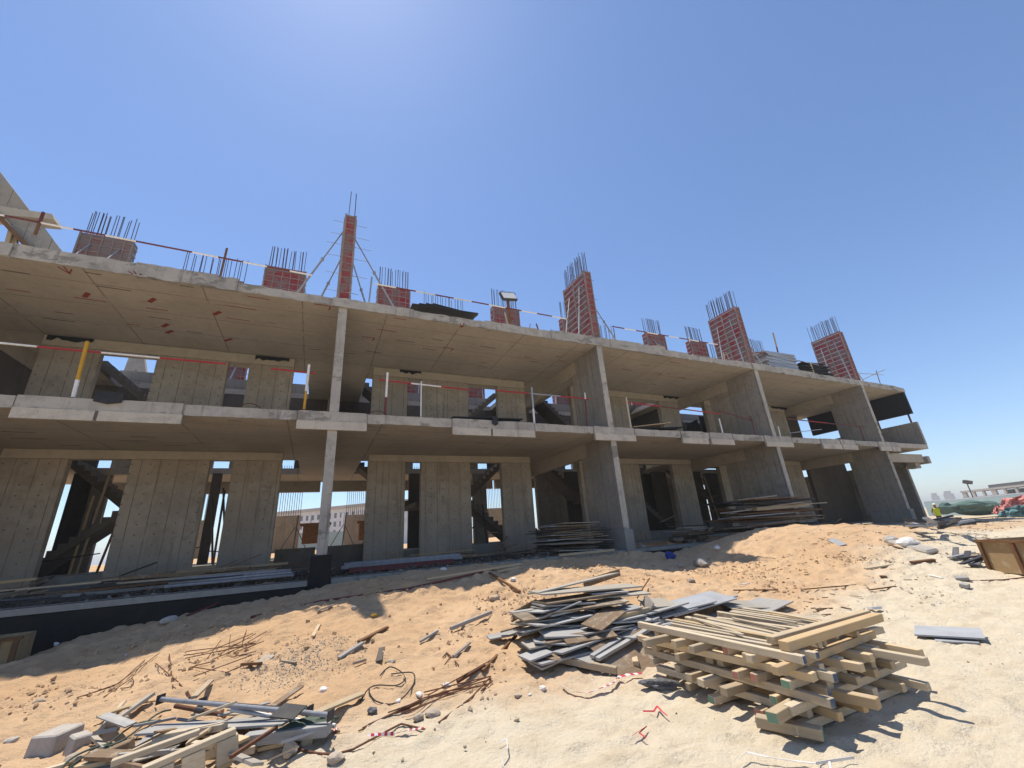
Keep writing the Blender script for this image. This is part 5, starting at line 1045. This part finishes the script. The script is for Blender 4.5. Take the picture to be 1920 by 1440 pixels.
t = thing('site_fence', 'long grey green hoarding fence with a thin top rail at the right horizon', 'fence', ft[0])
for k in range(len(ft)-1):
    a, b = ft[k], ft[k+1]
    part(MB().prism([a+Vector((0, 0, -3.2)), b+Vector((0, 0, -3.2)), b, a], (.05, .1, 0)), 'hoarding_panel', ['green_hoarding'], t)
    part(MB().tube([a+Vector((0, -.1, .03)), b+Vector((0, -.1, .03))], .07), 'top_rail', ['galv'], t)
    for f in (.0, .5): c = a.lerp(b, f); part(MB().box((c.x-.05, c.y-.2, c.z-3), (c.x+.05, c.y-.1, c.z-.05)), 'post', ['galv'], t)
def net(px, d, mat, label, name='shade_net'):
    # a hanging cloth: a grid between two edge lines, wrinkled in depth
    (t0, t1), (b0, b1) = px; n, m = 22, 10; mb = MB(); vs = []
    nrm = Vector((.9, .4, 0)).normalized()
    for j in range(m+1):
        for i in range(n+1):
            u, v = i/n, j/m; x = (t0[0]+(t1[0]-t0[0])*u)*(1-v)+(b0[0]+(b1[0]-b0[0])*u)*v; y = (t0[1]+(t1[1]-t0[1])*u)*(1-v)+(b0[1]+(b1[1]-b0[1])*u)*v
            p = at_dist(x, y, d); w_ = mnoise.noise(Vector((u*5, v*3, d)))*.5+mnoise.noise(Vector((u*13, v*7, d)))*.2; p += nrm*w_+Vector((0, 0, mnoise.noise(Vector((u*6, v*2+5, d)))*.12)); vs.append(p)
    fs = [(j*(n+1)+i, j*(n+1)+i+1, (j+1)*(n+1)+i+1, (j+1)*(n+1)+i) for j in range(m) for i in range(n)]
    o = mb.add(vs, fs).build(name, [mat]); recentre(o); md = o.modifiers.new('thick', 'SOLIDIFY'); md.thickness = .02; return tag(o, label, 'net')
net([((1878, 937), (1960, 919)), ((1872, 957), (1960, 955))], 46, 'red_net', 'pale red net draped over the hoarding at the right frame edge')
net([((1865, 949), (1874, 951)), ((1860, 962), (1872, 964))], 45.5, 'red_net', 'small red net corner left of the big red net')
net([((1886, 952), (1960, 937)), ((1866, 970), (1960, 980))], 44, 'teal_net', 'teal net sheet below the red net at the right frame edge')
ml = at_dist(1818, 950, 58)
o = MB().lump((0, 0, 0), .95, (2.1, 1.1, .6), 0, 5, 4, .45).lump((1.6, -.3, .05), .55, (1.5, 1, .6), 0, 7, 3, .8).lump((-1.5, -.4, .1), .6, (1.4, 1, .7), 0, 3, 3, .8).lump((.2, -.9, .05), .6, (1.6, .8, .6), 0, 2, 3, .8).build('covered_heap', ['green_net']); o.location = (ml.x, ml.y, ml.z-.1); o.rotation_euler.z = -.9; tag(o, 'dark green netted heap in front of the hoarding', 'heap')
o = MB().lump((0, 0, 0), 1.8, (2.2, 1.0, .25), 0, 8, 3, .3).build('sand_heap', ['sand'], None, 0, True); ml = at_dist(1850, 972, 40); o.location = (ml.x, ml.y, ml.z-.5); o.rotation_euler.z = -.9; tag(o, 'low pale sand heap below the green netted heap', 'sand heap')
# lamp post
lb_ = at_dist(1826, 936, 95); lt_ = at_dist(1820, 905, 95); t = thing('lamp_post', 'single dark site floodlight mast above the hoarding', 'lamp post', (lb_.x, lb_.y, -1.2))
part(MB().tube([(lb_.x, lb_.y, -1.2), (lb_.x, lb_.y, lt_.z)], .1, 8, 0, .07), 'mast', ['far_dark'], t)
part(MB().obox((lb_.x-.5, lb_.y-.3, lt_.z+.1), (1.3, .7, .5), Matrix.Rotation(.35, 3, 'X')), 'lamp_head', ['far_dark'], t)
# far concrete frame beyond the fence
zt_ = at_dist(1806, 922, 230).z; fa, fb = at_dist(1806, 936, 230), at_dist(1975, 923, zt_/at_dist(1975, 904, 1).z); t = thing('far_frame_building', 'long low unfinished concrete frame beyond the hoarding at the right', 'building', (fa.x, fa.y, -1.2))
dv = (fb-fa); dv.z = 0; L = dv.length; ux = dv.normalized(); uy = Vector((ux.y, -ux.x, 0)); uy = uy if uy.x > 0 else -uy; m = Matrix((ux, uy, Vector((0, 0, 1)))).transposed()
h1 = zt_
for zz, nm_ in ((h1*.45, 'floor_slab'), (h1, 'roof_slab')): part(MB().obox(Vector((fa.x, fa.y, zz))+ux*L/2+uy*5, (L, 10, .6), m), nm_, ['far_concrete'], t)
NC = max(6, int(L/4.2))
for k in range(NC):
    c = Vector((fa.x, fa.y, 0))+ux*(L*(k+.3)/NC)
    for z0, z1 in ((-1.2, h1*.45-.3), (h1*.45+.3, h1-.3)): part(MB().obox(c+uy*.4+Vector((0, 0, (z0+z1)/2)), (.9 if k % 3 else 1.9, .5, z1-z0), m), 'column', ['far_concrete'], t)
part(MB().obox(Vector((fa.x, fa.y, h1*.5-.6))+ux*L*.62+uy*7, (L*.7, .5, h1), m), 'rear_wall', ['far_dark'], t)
part(MB().obox(Vector((fa.x, fa.y, h1+.8))+ux*L*.66+uy*1, (L*.62, .4, 1.0), m), 'roof_parapet', ['far_dark'], t)
for px, wpx, hy, lb in ((1776, 15, 922, 'broad hazy tower on the right horizon'), (1751, 5, 926, 'thin hazy tower on the right horizon just right of the building')):
    c = at_dist(px, hy, 900); o = MB().box((-wpx*.36, -4, 0), (wpx*.36, 4, c.z-1)).box((-wpx*.22, -3, c.z-1), (wpx*.16, 3, c.z+3)).build('distant_tower', ['far_haze' if 'far_haze' in M else 'far_concrete']); o.location = (c.x, c.y, -2); tag(o, lb, 'tower')
# --- behind the building: starter columns, hotel, rear yard
for k, (x, y) in enumerate([(-1.5, 17), (2.6, 18.5), (6.5, 17), (-6.5, 18), (12, 17.5), (17, 18)]):
    t = thing('starter_column', 'concrete stub wall with starter bars in the rear yard, seen through the lower openings', 'concrete column', (x, y, -.1), 'stub walls in the rear yard')
    part(MB().box((x-.75, y, -.2), (x+.75, y+.3, 2.0)), 'wall', ['fin'], t, .01)
    for i in range(12):
        o = bpy.data.objects.new('rebar', rebar_mesh(3.2)); COL.objects.link(o); o.parent = t; o.location = (-.7+1.4*i/11, .15, 1.9); o.scale = (1.3, 1.3, 1)
# hotel
ca, cb = at_dist(480, 985, 190), at_dist(760, 962, 150); t = thing('apartment_block', 'white many windowed apartment block far behind, framed by the lower opening at the front column', 'building', (ca.x, ca.y, -1))
dv = cb-ca; dv.z = 0; L = dv.length; ux = dv.normalized(); uy = Vector((-ux.y, ux.x, 0)); m = Matrix((ux, uy, Vector((0, 0, 1)))).transposed(); H = 14.0; O = Vector((ca.x, ca.y, -1))
part(MB().obox(O+ux*L/2+uy*8+Vector((0, 0, H/2)), (L, 16, H), m), 'wall', ['far_white'], t)
part(MB().obox(O+ux*L/2+uy*8+Vector((0, 0, H+.5)), (L+2, 18, .99), m), 'cornice', ['far_concrete'], t)
cols_ = 26
for j in range(5):
    for k in range(cols_):
        if j*cols_+k >= 99: break
        part(MB().obox(O+ux*(L*(k+.5)/cols_)+uy*-.02+Vector((0, 0, H-2.2-j*2.9)), (L/cols_*.42, .12, 1.7), m), 'window', ['far_glass'], t)
for k in range(9): part(MB().obox(O+ux*(L*(k+.5)/9)+uy*-.3+Vector((0, 0, H/2-.5)), (.9, .5, H-2), m), 'pilaster', ['far_white'], t)
rf = [at_dist(500, 1002, 60), at_dist(720, 993, 60)]
o = MB().prism([rf[0]+Vector((0, 0, -3)), rf[1]+Vector((0, 0, -3)), rf[1], rf[0]], (0, .1, 0)).build('rear_fence', ['green_hoarding']); recentre(o); tag(o, 'pale green hoarding behind the building, seen under the lower opening', 'fence')
for i, (x, y) in enumerate([(-.9, 14.2), (1.5, 13.8), (3.2, 14.6)]):
    o = MB().tube([(x, y, -.1), (x+.1, y, 1.8)], .03).tube([(x, y, 1.2), (x-.7, y+.1, -.1)], .02).tube([(x+.05, y, 1.2), (x+.7, y+.2, -.1)], .02).build('shoring_tripod', ['dark_metal']); recentre(o); tag(o, 'dark tripod prop standing in the rear yard', 'tripod', 'tripod props in the rear yard')
for i, x in enumerate((-2.6, .1, 2.9)):
    o = MB().box((x-.6, 13.4, .3), (x+.6, 14, 1.2)).box((x-.75, 13.2, 1.2), (x+.75, 14.2, 1.32)).build('formwork_table', ['brown_timber']); recentre(o); tag(o, 'brown timber form table in the rear yard', 'formwork', 'form tables in the rear yard')

# ------------------------------------------------------------------ desert haze
hm_ = bpy.data.materials.new('haze'); hm_.use_nodes = True; hn = hm_.node_tree; hn.nodes.remove(hn.nodes['Principled BSDF'])
hv = hn.nodes.new('ShaderNodeVolumePrincipled'); hv.inputs['Color'].default_value = (.93, .93, .92, 1); hv.inputs['Density'].default_value = .0009; hv.inputs['Anisotropy'].default_value = .2
hn.links.new(hv.outputs[0], hn.nodes['Material Output'].inputs['Volume'])
ho = MB(); ho.box((-2600, -2600, -3.2), (4600, 4600, 26)); hme = bpy.data.meshes.new('haze'); hme.from_pydata(ho.v, [], ho.f); hme.materials.append(hm_)
hob = bpy.data.objects.new('haze', hme); COL.objects.link(hob); hob['kind'] = 'stuff'
